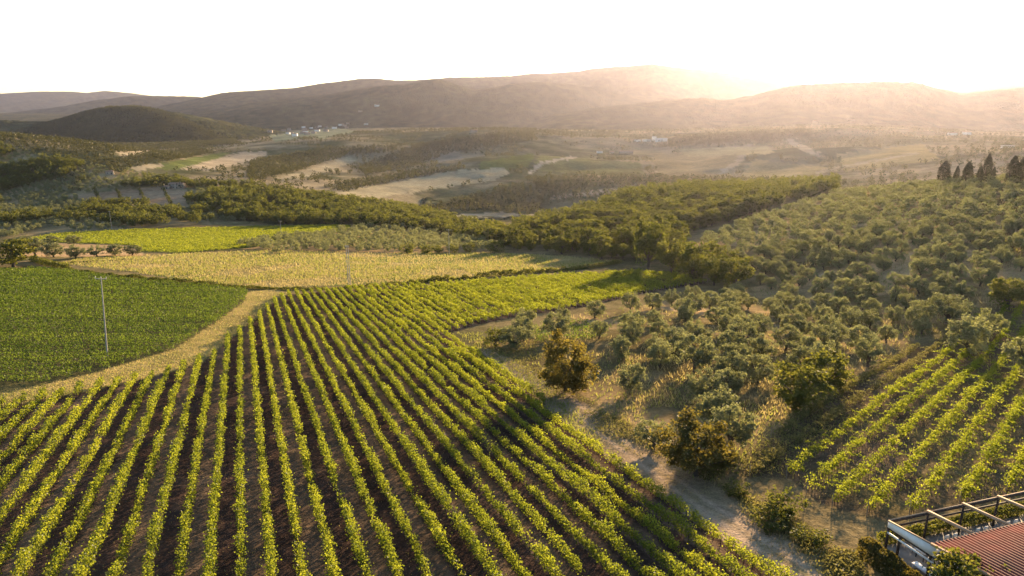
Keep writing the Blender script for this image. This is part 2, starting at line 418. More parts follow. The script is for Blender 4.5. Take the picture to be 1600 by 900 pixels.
def ground_material():
    m, t, out = mat('ground')
    at = nd(t, 'Attribute'); at.attribute_name = 'base'
    mk = nd(t, 'Attribute'); mk.attribute_name = 'mask'
    sep = nd(t, 'SeparateColor'); t.links.new(mk.outputs['Color'], sep.inputs[0])
    geo = nd(t, 'NewGeometry')
    def noise(sc, det=5.0, ro=.6):
        n = nd(t, 'TexNoise', Scale=sc, Detail=det, Roughness=ro); t.links.new(geo.outputs['Position'], n.inputs['Vector']); return n
    def m2(op, a, b, cl=False):
        n = nd(t, 'Math', operation=op); n.use_clamp = cl
        for i, x in enumerate((a, b)):
            if isinstance(x, (int, float)): n.inputs[i].default_value = x
            else: t.links.new(x, n.inputs[i])
        return n.outputs[0]
    nA = noise(1.3); nB = noise(.16); nC = noise(.012, 6.0, .65); nD = noise(5.0, 4.0)
    # alternate lanes between the vine rows: tilled and dark, or left to dry grass
    sx = nd(t, 'SeparateXYZ'); t.links.new(geo.outputs['Position'], sx.inputs[0])
    c = m2('ADD', m2('MULTIPLY', sx.outputs[0], ROWN[0]), m2('MULTIPLY', sx.outputs[1], ROWN[1]))
    lane = m2('SINE', m2('MULTIPLY', m2('ADD', c, -ROWC0), math.pi / ROWS), 0)
    lane = m2('MULTIPLY', m2('ADD', m2('ADD', m2('MULTIPLY', lane, 1.6), .1), m2('MULTIPLY', m2('SUBTRACT', nB.outputs[0], .5), 2.4)), sep.outputs[0], True)
    lanec = nd(t, 'MixRGB'); lanec.inputs[2].default_value = (.14, .098, .068, 1)
    t.links.new(lane, lanec.inputs[0]); t.links.new(at.outputs['Color'], lanec.inputs[1])
    warm = m2('MULTIPLY', m2('MULTIPLY', m2('SUBTRACT', nB.outputs[0], .60), 6.0, True), sep.outputs[0], True)
    lc2 = nd(t, 'MixRGB'); lc2.inputs[2].default_value = (.26, .165, .10, 1)
    t.links.new(m2('MULTIPLY', warm, .6), lc2.inputs[0]); t.links.new(lanec.outputs[0], lc2.inputs[1])
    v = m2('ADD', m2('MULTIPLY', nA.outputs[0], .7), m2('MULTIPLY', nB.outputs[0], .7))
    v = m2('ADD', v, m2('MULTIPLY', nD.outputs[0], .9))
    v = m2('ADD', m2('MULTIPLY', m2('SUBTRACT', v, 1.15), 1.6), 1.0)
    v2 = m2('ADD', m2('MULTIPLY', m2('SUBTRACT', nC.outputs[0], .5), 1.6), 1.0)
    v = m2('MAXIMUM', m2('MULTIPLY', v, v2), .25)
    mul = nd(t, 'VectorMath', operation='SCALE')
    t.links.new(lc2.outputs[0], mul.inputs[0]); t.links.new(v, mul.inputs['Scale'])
    df = nd(t, 'BsdfDiffuse'); t.links.new(mul.outputs[0], df.inputs[0])
    h = m2('ADD', m2('MULTIPLY', nA.outputs[0], .25), m2('MULTIPLY', nD.outputs[0], .10))
    vor = nd(t, 'TexVoronoi', Scale=.09); t.links.new(geo.outputs['Position'], vor.inputs['Vector'])
    h = m2('ADD', h, m2('MULTIPLY', m2('MULTIPLY', vor.outputs[0], sep.outputs[1]), -7.0))
    bp = nd(t, 'Bump', Strength=.9, Distance=1.0); t.links.new(h, bp.inputs['Height']); t.links.new(bp.outputs[0], df.inputs['Normal'])
    t.links.new(df.outputs[0], out.inputs[0])
    return m

ROWD = np.array((math.sin(math.radians(-21.7)), math.cos(math.radians(-21.7))))    # direction of the main rows
ROWN = np.array((ROWD[1], -ROWD[0]))
ROWS, ROWC0 = 2.288, -2.8
M_GROUND = ground_material()
na_, nr_ = MZ.shape
V = np.stack([MX, MY, MZ], 2).reshape(-1, 3)
ii, jj = np.meshgrid(np.arange(na_ - 1), np.arange(nr_ - 1), indexing='ij')
q = (ii * nr_ + jj).ravel()
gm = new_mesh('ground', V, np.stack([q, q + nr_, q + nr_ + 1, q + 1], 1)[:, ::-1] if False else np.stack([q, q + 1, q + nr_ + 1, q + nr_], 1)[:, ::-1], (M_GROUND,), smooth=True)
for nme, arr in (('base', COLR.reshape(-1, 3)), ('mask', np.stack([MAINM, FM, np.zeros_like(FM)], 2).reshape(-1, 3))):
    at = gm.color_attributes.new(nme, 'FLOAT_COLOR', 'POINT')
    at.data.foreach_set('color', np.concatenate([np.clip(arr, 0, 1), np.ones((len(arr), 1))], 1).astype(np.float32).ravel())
tag(link('ground', gm), 'rolling farmland, vineyard slope, valley and wooded ridges', 'ground', kind='structure')

# ------------------------------------------------------------------ leaf and tube builders
def leaf_quads(C, size, rng, aspect=.65, flat=0.0):
    n = len(C)
    a = rng.normal(size=(n, 3)); a[:, 2] *= (1 - flat); a /= np.linalg.norm(a, axis=1)[:, None] + 1e-9
    b = rng.normal(size=(n, 3)); b -= (a * b).sum(1)[:, None] * a; b /= np.linalg.norm(b, axis=1)[:, None] + 1e-9
    s = np.broadcast_to(size, (n,))[:, None]
    V = np.stack([C - a * s * .5, C + b * s * .5 * aspect + a * s * .08, C + a * s * .5, C - b * s * .5 * aspect + a * s * .08], 1)
    return V.reshape(-1, 3), np.arange(n * 4).reshape(-1, 4)
def tube(p, r, n=6):
    p = np.array(p, float); Vs = []; Fs = []
    for i in range(len(p)):
        d = p[min(i + 1, len(p) - 1)] - p[max(i - 1, 0)]; d /= np.linalg.norm(d) + 1e-9
        s = np.cross(d, (0.13, 1, .07)); s /= np.linalg.norm(s) + 1e-9; u = np.cross(s, d)
        for k in range(n):
            t = 2 * math.pi * k / n
            Vs.append(p[i] + r[i] * (s * math.cos(t) + u * math.sin(t)))
    for i in range(len(p) - 1):
        for k in range(n):
            Fs.append((i * n + k, i * n + (k + 1) % n, (i + 1) * n + (k + 1) % n, (i + 1) * n + k))
    return np.array(Vs), np.array(Fs)
class MB:
    """collects quads; build() links them as one mesh object"""
    def __init__(s): s.V = []; s.F = []; s.M = []; s.n = 0
    def add(s, V, Fc, mi=0):
        V = np.asarray(V, float); Fc = np.asarray(Fc, int)
        s.V.append(V); s.F.append(Fc + s.n); s.M.append(np.full(len(Fc), mi)); s.n += len(V)
        return s
    def box(s, x0, y0, z0, x1, y1, z1, mi=0, fr=None):
        v = np.array([(x, y, z) for z in (z0, z1) for x, y in ((x0, y0), (x1, y0), (x1, y1), (x0, y1))], float)
        if fr is not None: v = fr(v)
        return s.add(v, [(3, 2, 1, 0), (4, 5, 6, 7), (0, 1, 5, 4), (1, 2, 6, 5), (2, 3, 7, 6), (3, 0, 4, 7)], mi)
    def bar(s, a, b, wd, ht, mi=0):
        a = np.array(a, float); b = np.array(b, float); d = b - a; d /= np.linalg.norm(d)
        u = np.cross(d, (0, 0, 1)); 
        if np.linalg.norm(u) < 1e-3: u = np.array((1.0, 0, 0))
        u /= np.linalg.norm(u); v = np.cross(u, d)
        c = []
        for p in (a, b):
            for x, y in ((-1, -1), (1, -1), (1, 1), (-1, 1)): c.append(p + u * x * wd / 2 + v * y * ht / 2)
        return s.add(c, [(3, 2, 1, 0), (4, 5, 6, 7), (0, 1, 5, 4), (1, 2, 6, 5), (2, 3, 7, 6), (3, 0, 4, 7)], mi)
    def mesh(s, name, mats, smooth=False):
        return new_mesh(name, np.concatenate(s.V), np.concatenate(s.F), mats, np.concatenate(s.M), smooth)
    def build(s, name, mats, parent=None, loc=None, smooth=False):
        return link(name, s.mesh(name, mats, smooth), parent, loc)

# ------------------------------------------------------------------ tree prototypes (unit: metres, base at origin)
def crown_points(rng, rx, ry, rz, zc, nclump, per, cr, flat_bottom=.55, hollow=.55):
    d = rng.normal(size=(nclump, 3)); d /= np.linalg.norm(d, axis=1)[:, None]
    d[:, 2] = np.where(d[:, 2] < 0, d[:, 2] * flat_bottom, d[:, 2])
    rad = hollow + (1 - hollow) * rng.random(nclump) ** .6
    lob = 1 + .22 * np.sin(d[:, 0] * 4 + rng.random() * 6) * np.sin(d[:, 1] * 4 + rng.random() * 6) + .12 * rng.normal(size=nclump)
    cc = d * rad[:, None] * lob[:, None] * np.array((rx, ry, rz)) + np.array((0, 0, zc))
    r = cr * rng.uniform(.65, 1.3, nclump)
    e = rng.normal(size=(nclump, per, 3)); e /= np.linalg.norm(e, axis=2)[..., None]
    e *= (rng.random((nclump, per, 1)) ** .45) * r[:, None, None]
    e[..., 2] *= .8
    return cc, (cc[:, None] + e).reshape(-1, 3)
def wood(rng, cc, h, r, limbs, nseg=5, lean=.25, fork=.5):
    mb = MB()
    top = np.array((rng.normal() * lean, rng.normal() * lean, h))
    pts = [np.array((0, 0, -.3))]
    for i in range(1, nseg + 1):
        t = i / nseg; pts.append(top * t + np.array((rng.normal() * .08, rng.normal() * .08, 0)) * (i < nseg))
    mb.add(*tube(pts, [r * (1.35 if i == 0 else 1 - .5 * i / nseg) for i in range(nseg + 1)], 7))
    for k in rng.choice(len(cc), min(limbs, len(cc)), replace=False):
        a = pts[int(nseg * fork) + (k % 2)] if nseg > 2 else top
        b = cc[k]; m = (a + b) / 2 + np.array((0, 0, .25)) + rng.normal(size=3) * .12
        mb.add(*tube([a, m, b], [r * .42, r * .26, r * .08], 5))
    return mb
PROTO = {}
def make_proto(kind, v, seed):
    rng = np.random.default_rng(seed)
    if kind == 'olive':
        h = rng.uniform(.75, 1.1)
        cc, C = crown_points(rng, 2.05, 2.05, 1.75, h + 1.55, 62, 52, .56, 1.0, .6)
        mats, leaf, ht, tr = M_OLIVE, rng.uniform(.19, .33, len(C)), h + .4, .22
    elif kind == 'oak':
        cc, C = crown_points(rng, 3.1, 3.1, 3.3, 4.4, 52, 54, 1.0, .98, .5)
        mats, leaf, ht, tr = M_OAK, rng.uniform(.34, .62, len(C)), 3.0, .28
    elif kind == 'russet':  # near broadleaf tree, its leaves coloured as if lit from behind
        cc, C = crown_points(rng, 3.0, 3.0, 3.3, 3.6, 90, 80, .80, 1.0, .5)
        mats, leaf, ht, tr = M_BACKLIT, rng.uniform(.2, .40, len(C)), 2.4, .22
    elif kind == 'bush':
        cc, C = crown_points(rng, 1.6, 1.6, 1.25, 1.05, 26, 40, .6, .8, .45)
        mats, leaf, ht, tr = M_OAK, rng.uniform(.16, .32, len(C)), .7, .10
    elif kind == 'cypress':
        n = 3000
        z = rng.random(n) ** .8 * 9.6 + .5; t = (z - .5) / 9.6
        prof = np.minimum(1, (t + .05) * 7) * (1 - t ** 3.6) * .95 + .05
        an = rng.random(n) * 6.283; rr = prof * rng.random(n) ** .3 * (1 + .10 * np.sin(an * 3 + z))
        C = np.stack([rr * np.cos(an), rr * np.sin(an), z], 1); cc = C[:3]
        mats, leaf, ht, tr = M_CYP, rng.uniform(.15, .38, n), 5.0, .2
    crown = MB().add(*leaf_quads(C, leaf, rng)).mesh(kind + '_crown', (mats,))
    trunk = wood(rng, cc, ht, tr, 0 if kind == 'cypress' else 9).mesh(kind + '_trunk', (M_BARK,), True)
    PROTO.setdefault(kind, []).append((crown, trunk))
for kind, nv in (('olive', 6), ('oak', 5), ('russet', 2), ('bush', 3), ('cypress', 3)):
    for v in range(nv): make_proto(kind, v, 500 + 31 * v + 7 * len(kind))
NAMES = {'olive': 'olive_tree', 'oak': 'broadleaf_tree', 'russet': 'backlit_tree', 'bush': 'shrub', 'cypress': 'cypress_tree'}
def plant(kind, x, y, scale, label, group=None, name=None, cat=None, zs=1.0, z=None, mat_=None):
    cr, tk = PROTO[kind][random.randrange(len(PROTO[kind]))]
    e = bpy.data.objects.new(name or NAMES[kind], None); COL.objects.link(e)
    e.empty_display_size = .2
    zz = float(height(x, y)) if z is None else z
    e.location = (x, y, zz); e.rotation_euler = (0, 0, random.uniform(0, 6.28))
    e.scale = (scale * random.uniform(.92, 1.08), scale * random.uniform(.92, 1.08), scale * zs)
    tag(e, label, cat or ('shrub' if kind == 'bush' else 'tree'), group)
    for n, me in (('crown', cr), ('trunk', tk)):
        o = bpy.data.objects.new(n, me); COL.objects.link(o); o.parent = e
    return e
ORD_A = 'first second third fourth fifth sixth seventh eighth ninth tenth eleventh twelfth thirteenth fourteenth fifteenth sixteenth seventeenth eighteenth nineteenth'.split()
TENS = {2: 'twent', 3: 'thirt', 4: 'fort', 5: 'fift', 6: 'sixt', 7: 'sevent', 8: 'eight', 9: 'ninet'}
def ordinal(n):
    if n < 20: return ORD_A[n - 1]
    t, u = divmod(n, 10)
    return TENS[t] + ('ieth' if u == 0 else 'y-' + ORD_A[u - 1])

# ------------------------------------------------------------------ vine rows
def blades(C, h, wd, rng, lean=.35):
    n = len(C)
    a = rng.random(n) * 6.283
    s = np.stack([np.cos(a), np.sin(a), np.zeros(n)], 1) * np.broadcast_to(wd, (n,))[:, None] * .5
    tip = C + np.stack([rng.normal(size=n) * lean, rng.normal(size=n) * lean, np.ones(n)], 1) * np.broadcast_to(h, (n,))[:, None]
    return np.stack([C - s, C + s, tip + s * .25, tip - s * .25], 1).reshape(-1, 3), np.arange(n * 4).reshape(-1, 4)

def vine_row(line, keep, d, rng, half=.20, hgt=1.8, low=.40, dens=14500, cap=240, mats=None, shag=0.0, gapn=.52, seed=0, post=True, tall=.4, va=1.0):
    """line: n x 2 points every half metre; keep: which are planted; returns the row object, or None"""
    idx = np.where(keep)[0]
    if len(idx) < 4: return None
    org = np.array((*line[idx[0]], float(height(*line[idx[0]]))))
    t = line[1] - line[0]; L = np.linalg.norm(t); t = t / L; nrm = np.array((t[1], -t[0]))
    s = np.arange(len(line)) * L
    g = noise2(s / 1.7, np.full(len(s), seed * 3.7), 71)
    vig = .82 + va * .30 * noise2(s / 5.0, np.full(len(s), seed * 1.9 + .5), 72) + va * .22 * noise2(s / 1.1, np.full(len(s), seed * 2.3), 73)
    dk = d[idx]
    n = np.minimum(dens / dk, cap) * L * np.clip(vig[idx], .3, 1.6)
    n = np.where(g[idx] > gapn, n * .18, n)
    n = rng.poisson(n)
    si = np.repeat(idx, n)
    m = len(si)
    if m < 20: return None
    al = rng.uniform(0, L, m)
    vg = np.clip(vig[si], .5, 1.3)
    q = rng.random(m)
    z = low + (hgt * vg - low) * q ** .8
    lat = np.clip(rng.normal(size=m) * half * (1.15 - .55 * np.abs(q - .55)), -1.0, 1.0) * (.7 + .4 * vg)
    wob = .12 * noise2(s[si] / 3.0, np.full(m, seed * 1.3), 74)
    sh = rng.random(m) < .08
    z = np.where(sh, z + tall * rng.random(m) * 1.4, z)
    if shag:
        ns = int(m * .55); k = rng.integers(0, m, ns)
        cane = np.floor(s[si[k]] * 1.6 + al[k]).astype(int)
        cr = np.random.default_rng(seed + 9); L1 = cr.uniform(.3, 1.7, 5000); S1 = np.where(cr.random(5000) < .78, 1, -1); Z1 = cr.uniform(.9, 1.7, 5000); U1 = cr.uniform(-.15, .35, 5000)
        f = rng.random(ns); ck = cane % 5000
        lat[k] = S1[ck] * f * L1[ck] * shag + rng.normal(size=ns) * .05
        z[k] = Z1[ck] + U1[ck] * f - .25 * f * f + rng.normal(size=ns) * .06
        al[k] = (al[k] * .3)
    XY = line[si] + t * al[:, None] + nrm * (lat + wob)[:, None]
    C = np.stack([XY[:, 0], XY[:, 1], height(XY[:, 0], XY[:, 1]) + z], 1) - org
    dm = np.repeat(dk, n)
    size = (.105 + .00085 * dm) * rng.uniform(.75, 1.35, m)
    V, Fc = leaf_quads(C, size, rng, .8)
    mb = MB().add(V, Fc, 0)
    if dk.min() < 190:                          # stems, about one a metre
        for i in idx[::2]:
            if d[i] < 150:
                p = line[i] + nrm * .05; z0 = float(height(*p))
                b = np.array((p[0], p[1], z0)) - org
                w2 = .035
                mb.add([b + (-w2, 0, -.1), b + (w2, 0, -.1), b + (w2 * .7, .05, .95), b + (-w2 * .7, .05, .95)], [(0, 1, 2, 3)], 1)
                mb.add([b + (0, -w2, -.1), b + (0, w2, -.1), b + (.05, w2 * .7, .95), b + (.05, -w2 * .7, .95)], [(0, 1, 2, 3)], 1)
    o = mb.build('vine_row', mats or (M_VINE, M_STEM), None, org)
    if post and dk.min() < 260:
        for i, sg in ((idx[0], -1), (idx[-1], 1)):
            if d[i] > 300: continue
            p = line[i] + t * sg * .45
            b = np.array((p[0], p[1], float(height(*p)))) - org
            MB().add(*tube([b - (0, 0, .3), b + (t[0] * sg * .18, t[1] * sg * .18, 1.75)], [.05, .045], 6)).build('post', (M_WOODP,), o)
    return o
def line_mask(line, poly, jit=0):
    Z = height(line[:, 0], line[:, 1])
    px, py = to_px(line[:, 0], line[:, 1], Z)
    return in_poly(px, py, poly) & (line[:, 1] > 22), np.sqrt((line ** 2).sum(1) + Z ** 2), px, py

rowobjs = []
for k in range(-16, 72):
    c = ROWC0 + ROWS * k
    tt = np.arange(-10, 420, .5)
    line = ROWN[None] * c + ROWD[None] * tt[:, None]
    keep, d, px, py = line_mask(line, R_MAIN)
    keep &= (py < 1010) & (px > -160)
    # keep the longest unbroken run
    o = vine_row(line, keep, d, np.random.default_rng(1000 + k), seed=k + 40, gapn=.60)
    if o:
        if k <= 18: lb = 'long vine row of the big front vineyard, %s from the dirt track' % ordinal(19 - k)
        else: lb = 'short vine row at the far corner of the big vineyard, %s past the track end' % ordinal(k - 18)
        tag(o, lb, 'vine row', 'vine rows of the big front vineyard')
# vineyard across the grassy path: rows lie across the view
R3 = math.radians(92.5)
dv = np.array((math.sin(R3), math.cos(R3))); nv = np.array((-dv[1], dv[0]))
cnt = 0
for k in range(0, 90):
    tt = np.arange(-330, 60, .5)
    line = nv[None] * (100 + 3.1 * k) + dv[None] * tt[:, None]
    keep, d, px, py = line_mask(line, R_LEFT)
    keep &= (px > -130)
    o = vine_row(line, keep, d, np.random.default_rng(3000 + k), half=.15, hgt=1.65, low=.25, va=.45, tall=.15, mats=(M_VINE_L, M_STEM), seed=k + 200, gapn=.6, post=False, dens=11000)
    if o:
        cnt += 1
        tag(o, 'dense vine row of the vineyard across the grassy path, %s from the path' % ordinal(cnt), 'vine row', 'vine rows of the vineyard across the grassy path')
cnt = 0
R4 = math.radians(84)
dv = np.array((math.sin(R4), math.cos(R4))); nv = np.array((-dv[1], dv[0]))
for k in range(0, 130):
    tt = np.arange(-520, 80, 1.0)
    line = nv[None] * (330 + 2.9 * k) + dv[None] * tt[:, None]
    keep, d, px, py = line_mask(line, R_FARV)
    keep &= (line[:, 1] < 700) & (px > -60)
    o = vine_row(line, keep, d, np.random.default_rng(5000 + k), half=.45, hgt=1.7, low=.3, mats=(M_VINE, M_STEM), seed=k + 400, gapn=.8, post=False, dens=9500)
    if o:
        cnt += 1
        tag(o, 'distant vine row in the bright field below the wood, %s from its front' % ordinal(cnt), 'vine row', 'vine rows of the bright far vineyard')
# shaggy vineyard above the terrace
R5 = math.radians(43)
dv = np.array((math.sin(R5), math.cos(R5))); nv = np.array((-dv[1], dv[0]))
cnt = 0
c0 = float(np.dot(ground_at(1360, 800)[0][:2], nv))
for k in range(-13, 6):
    tt = np.arange(0, 240, .5)
    line = nv[None] * (c0 + 3.0 * k) + dv[None] * tt[:, None]
    keep, d, px, py = line_mask(line, R_RIGHTV)
    keep &= px < 1720
    weak = k >= 4
    o = vine_row(line, keep, d, np.random.default_rng(7000 + k), half=.27, hgt=1.65 if not weak else 1.1, low=.35 if not weak else .1, mats=(M_VINE if not weak else M_SCRUB, M_STEM), seed=k + 700,
                 shag=1.0, gapn=.42 if not weak else .2, dens=15000, cap=230)
    if o:
        cnt += 1
        tag(o, 'shaggy vine row with long shoots, %s uphill from the terrace pergola' % ordinal(cnt), 'vine row', 'shaggy vine rows above the terrace')

# ------------------------------------------------------------------ trees one can tell apart
def at(px, py): return ground_at(px, py)[0]
SC = {'olive': 5.9, 'oak': 7.4, 'russet': 7.2, 'bush': 3.6, 'cypress': 2.2}
TAKEN = []
def named(kind, px, py, wpx, label, group=None, zs=1.0, name=None, cat=None):
    p = at(px, py); d = math.sqrt((p ** 2).sum())
    sc = wpx * d / F / SC[kind]
    TAKEN.append((p[0], p[1], wpx * d / F * .5))
    return plant(kind, p[0], p[1], sc, label, group, name, cat, zs)
G1 = 'olive trees scattered below the grove'
named('russet', 884, 612, 96, 'tall bushy backlit-green tree at the bend of the dirt track', zs=1.0)
named('russet', 1085, 742, 118, 'broad russet tree, the largest beside the dirt track', zs=.80)
named('russet', 1125, 735, 60, 'small russet tree leaning out from the largest russet tree', zs=.8)
named('olive', 1140, 702, 88, 'olive tree standing right behind the largest russet tree', G1)
named('olive', 1020, 702, 66, 'thin pale olive bush before the largest russet tree', G1, zs=.9)
named('olive', 986, 614, 62, 'round olive tree alone in the clearing beside the tall backlit-green tree', G1)
named('olive', 970, 560, 50, 'olive tree at the upper edge of the clearing', G1)
named('olive', 1030, 574, 52, 'small pale olive tree touching the wide double olive crown', G1)
named('olive', 1085, 582, 78, 'wide double-crowned olive tree in the middle of the clearing', G1)
named('olive', 1102, 628, 66, 'olive tree with bare low trunk in front of the wide double crown', G1)
named('olive', 1140, 598, 62, 'silvery olive tree on the slope above the low bare trunk olive', G1)
named('olive', 1185, 598, 56, 'olive tree showing two thin trunks beside the silvery olive', G1)
named('oak', 1290, 612, 78, 'bright green broad tree in front of the right grove', zs=.72)
named('oak', 1243, 640, 92, 'dark rounded tree nearest to the shaggy vineyard corner', zs=.72)
named('olive', 1355, 573, 52, 'grey olive tree on a clear trunk above bare ground', G1, zs=1.1)
named('olive', 1510, 556, 66, 'olive tree standing at the upper end of the shaggy vines', G1)
named('olive', 1540, 530, 50, 'olive tree just behind the one at the shaggy vine ends', G1)
named('olive', 1610, 592, 70, 'olive tree cut by the right border above the terrace', G1)
named('olive', 1478, 506, 66, 'low wide olive tree before the bare earth bank', G1, zs=.8)
named('oak', 1572, 480, 56, 'dark green domed tree above the bare earth bank', zs=.7)
named('olive', 1432, 512, 46, 'dark olive tree at the rim of the bare earth bank', G1)
named('olive', 930, 497, 38, 'dark round olive standing off the vineyard far edge', G1, zs=1.05)
named('olive', 985, 488, 36, 'nearly black olive bush, first of the line past the round olive', G1, zs=1.1)
named('olive', 1020, 484, 38, 'dark olive bush in the middle of the line by the vineyard corner', G1)
named('olive', 1050, 478, 34, 'dark olive bush before the last of the line by the vineyard corner', G1)
named('olive', 1082, 474, 36, 'last dark olive bush of the line by the vineyard corner', G1)
named('olive', 820, 513, 42, 'reddish olive bush by the vineyard side of the weedy patch', G1)
named('olive', 880, 504, 34, 'small olive bush between the reddish bush and the round olive', G1)
named('bush', 775, 540, 44, 'grey shrub where the dirt track meets the vineyard')
named('bush', 1222, 806, 62, 'dry brownish shrub below the shaggy vines', zs=.95)
named('bush', 1262, 850, 60, 'long low green shrub at the foot of the dirt track', zs=.55)
named('bush', 1200, 818, 60, 'low dark shrub on the bank below the dry brownish shrub', zs=.6)
named('bush', 1150, 775, 50, 'low olive-green shrub on the bank under the largest russet tree', zs=.6)
named('oak', 22, 418, 56, 'dark round tree at the corner of the left vineyard', zs=.62)
named('oak', 1012, 420, 62, 'tallest tree of the wood edge, pale green top above the pasture end', zs=1.25)
named('oak', 1085, 440, 60, 'green tree in the middle of the tree line running to the olives', zs=.95)
named('oak', 1145, 450, 56, 'golden topped rounded tree at the end of the tree line', zs=.85)
named('oak', 1050, 428, 56, 'tree next to the tallest one in the tree line', zs=.95)
named('oak', 1115, 446, 46, 'small tree before the golden topped one in the tree line', zs=.9)
# cypresses on the skyline of the right grove
for px, wpx, h, lb in ((1472, 20, 1.0, 'broad cypress at the start of the skyline row'), (1492, 10, .8, 'slim low cypress, second in the skyline row'), (1509, 17, .95, 'third skyline cypress, stout and dark'),
                       (1528, 10, .8, 'narrow fourth cypress of the skyline row'), (1538, 15, 1.25, 'tallest cypress near the middle of the skyline row'), (1549, 8, .75, 'thin short cypress after the tallest one'),
                       (1578, 19, 1.15, 'wide cypress starting the last pair on the skyline'), (1592, 15, 1.1, 'final cypress at the right end of the skyline row')):
    p = at(px, 291); d = math.sqrt((p ** 2).sum())
    hh = 33 * h * d / F / 10.1
    e = plant('cypress', p[0], p[1], .88 * wpx * d / F / 2.2, lb, 'cypresses on the skyline'); e.scale[2] = hh
# clipped row of olives at the edge of the pasture
for i, (px, py, ww) in enumerate(((55, 400, 44), (85, 402, 36), (118, 404, 34), (152, 401, 30), (180, 399, 32), (208, 399, 30), (40, 388, 30), (80, 386, 28), (115, 384, 26))):
    named('olive', px, py, ww, 'olive tree in the short row before the bright vineyard, %s from the dark round tree' % ordinal(i + 1), 'olive row by the bright vineyard', zs=.68)
for i, (px, py, ww) in enumerate(((666, 396, 24), (684, 396, 22), (707, 395, 22), (733, 394, 26), (776, 394, 34), (638, 396, 28))):
    named('bush', px, py, ww, 'clipped green bush along the top of the pasture, %s from the pylon side' % ordinal(i + 1), 'clipped bushes along the pasture', zs=.85)

for hp, hr in (((277, 296), 15), ((271, 300), 13), ((262, 297), 11), ((172, 274), 10), ((168, 279), 9)):
    g_ = at(*hp); TAKEN.append((g_[0], g_[1], hr))

def scatter(poly, step, lo, hi, seed, jit=.35, X=(-1100, 1100)):
    rng = np.random.default_rng(seed)
    gx, gy = np.meshgrid(np.arange(X[0], X[1], step), np.arange(lo, hi, step), indexing='ij')
    gx = (gx + rng.uniform(-jit, jit, gx.shape) * step).ravel(); gy = (gy + rng.uniform(-jit, jit, gy.shape) * step).ravel()
    gz_ = height(gx, gy); px, py = to_px(gx, gy, gz_)
    m = in_poly(px, py, poly) & (gy > 20) & (px > -250) & (px < 1850)
    gx, gy, px, py = gx[m], gy[m], px[m], py[m]
    if len(gx) == 0: return np.zeros((0, 2))
    Yv = np.concatenate([ground_at(px[i:i + 1500], py[i:i + 1500])[:, 1] for i in range(0, len(px), 1500)])
    ok = gy < Yv * 1.12 + 6
    return np.stack([gx[ok], gy[ok]], 1)
def free(Pt, pad=1.2):
    ok = np.ones(len(Pt), bool)
    for x, y, r in TAKEN: ok &= np.hypot(Pt[:, 0] - x, Pt[:, 1] - y) > r + pad
    return Pt[ok]
def merged(name, kind, pts, scales, rng, mat_, sub=150, grow=1.7, zs=1.0):
    """many far trees of one kind as one mesh of leaf clumps"""
    T = []
    for cr, tk in PROTO[kind]:
        n = len(cr.vertices); co = np.empty(n * 3, np.float32); cr.vertices.foreach_get('co', co)
        T.append(co.reshape(-1, 4, 3))
    Vs = []
    for (x, y), s in zip(pts, scales):
        t = T[rng.integers(len(T))]; t = t[rng.choice(len(t), min(sub, len(t)), replace=False)]
        c = t.mean(1, keepdims=True); t = c + (t - c) * grow
        a = rng.random() * 6.283; ca_, sa_ = math.cos(a), math.sin(a)
        t = np.stack([t[..., 0] * ca_ - t[..., 1] * sa_, t[..., 0] * sa_ + t[..., 1] * ca_, t[..., 2] * zs], 2) * s
        Vs.append(t.reshape(-1, 3) + np.array((x, y, float(height(x, y)))))
    V = np.concatenate(Vs)
    return link(name, new_mesh(name, V, np.arange(len(V)).reshape(-1, 4), (mat_,)))

HOLES = [[(890,590),(960,690),(1060,740),(1130,770),(1180,715),(1090,655),(1000,645)], [(910,585),(960,600),(1000,640),(1090,650),(1085,600),(1010,590),(960,530),(900,530),(830,540),(760,560),(880,620)], [(1300,560),(1440,515),(1560,500),(1540,470),(1480,490),(1400,520)],
         [(1150,660),(1230,640),(1330,600),(1500,530),(1500,560),(1340,640),(1200,720),(1100,760)], [(860,500),(1100,455),(1150,470),(960,520),(860,530)], [(1180,470),(1300,470),(1320,478),(1200,482)]]
Po = scatter(R_OLRIGHT, 7.6, 60, 700, 31, .33)
pxo, pyo = to_px(Po[:, 0], Po[:, 1], height(Po[:, 0], Po[:, 1]))
k = np.ones(len(Po), bool)
for hpoly in HOLES: k &= ~in_poly(pxo, pyo, hpoly)
k &= ~in_poly(pxo, pyo, [(1440,548),(1500,470),(1560,440),(1700,430),(1700,530),(1500,562)])
k &= RNG.random(len(Po)) < np.where(np.hypot(Po[:, 0], Po[:, 1]) < 185, .62, .93)
Po = free(Po[k], 1.6)
Po = Po[np.argsort(np.hypot(Po[:, 0], Po[:, 1]))]
ro = np.random.default_rng(41)
n_ind = 250
for i, (x, y) in enumerate(Po[:n_ind]):
    plant('olive', x, y, ro.uniform(.88, 1.32), 'grey-green olive tree packed among others in the sunlit right hillside grove', 'olive trees of the right hillside grove', zs=ro.uniform(.85, 1.05))
rest = Po[n_ind:]
tag(merged('olive_grove', 'olive', rest, ro.uniform(.85, 1.3, len(rest)), ro, M_OLIVE, 600, 1.8), 'mass of far olive trees climbing the right hill below the cypresses', 'grove', kind='stuff')
Pm = scatter(R_OLMID, 8.4, 250, 700, 33); Pm = free(Pm)
Pl = scatter(R_OLLEFT, 8.0, 420, 1150, 35); Pl = free(Pl)
pxl, pyl = to_px(Pl[:, 0], Pl[:, 1], height(Pl[:, 0], Pl[:, 1]))
k = ~in_poly(pxl, pyl, R_PLOT) & (fbm(Pl[:, 0] / 40, Pl[:, 1] / 40, 55, 3) < .42)
Pl = Pl[k]; okm = fbm(Pl[:, 0] / 45, Pl[:, 1] / 45, 77, 3) > .12
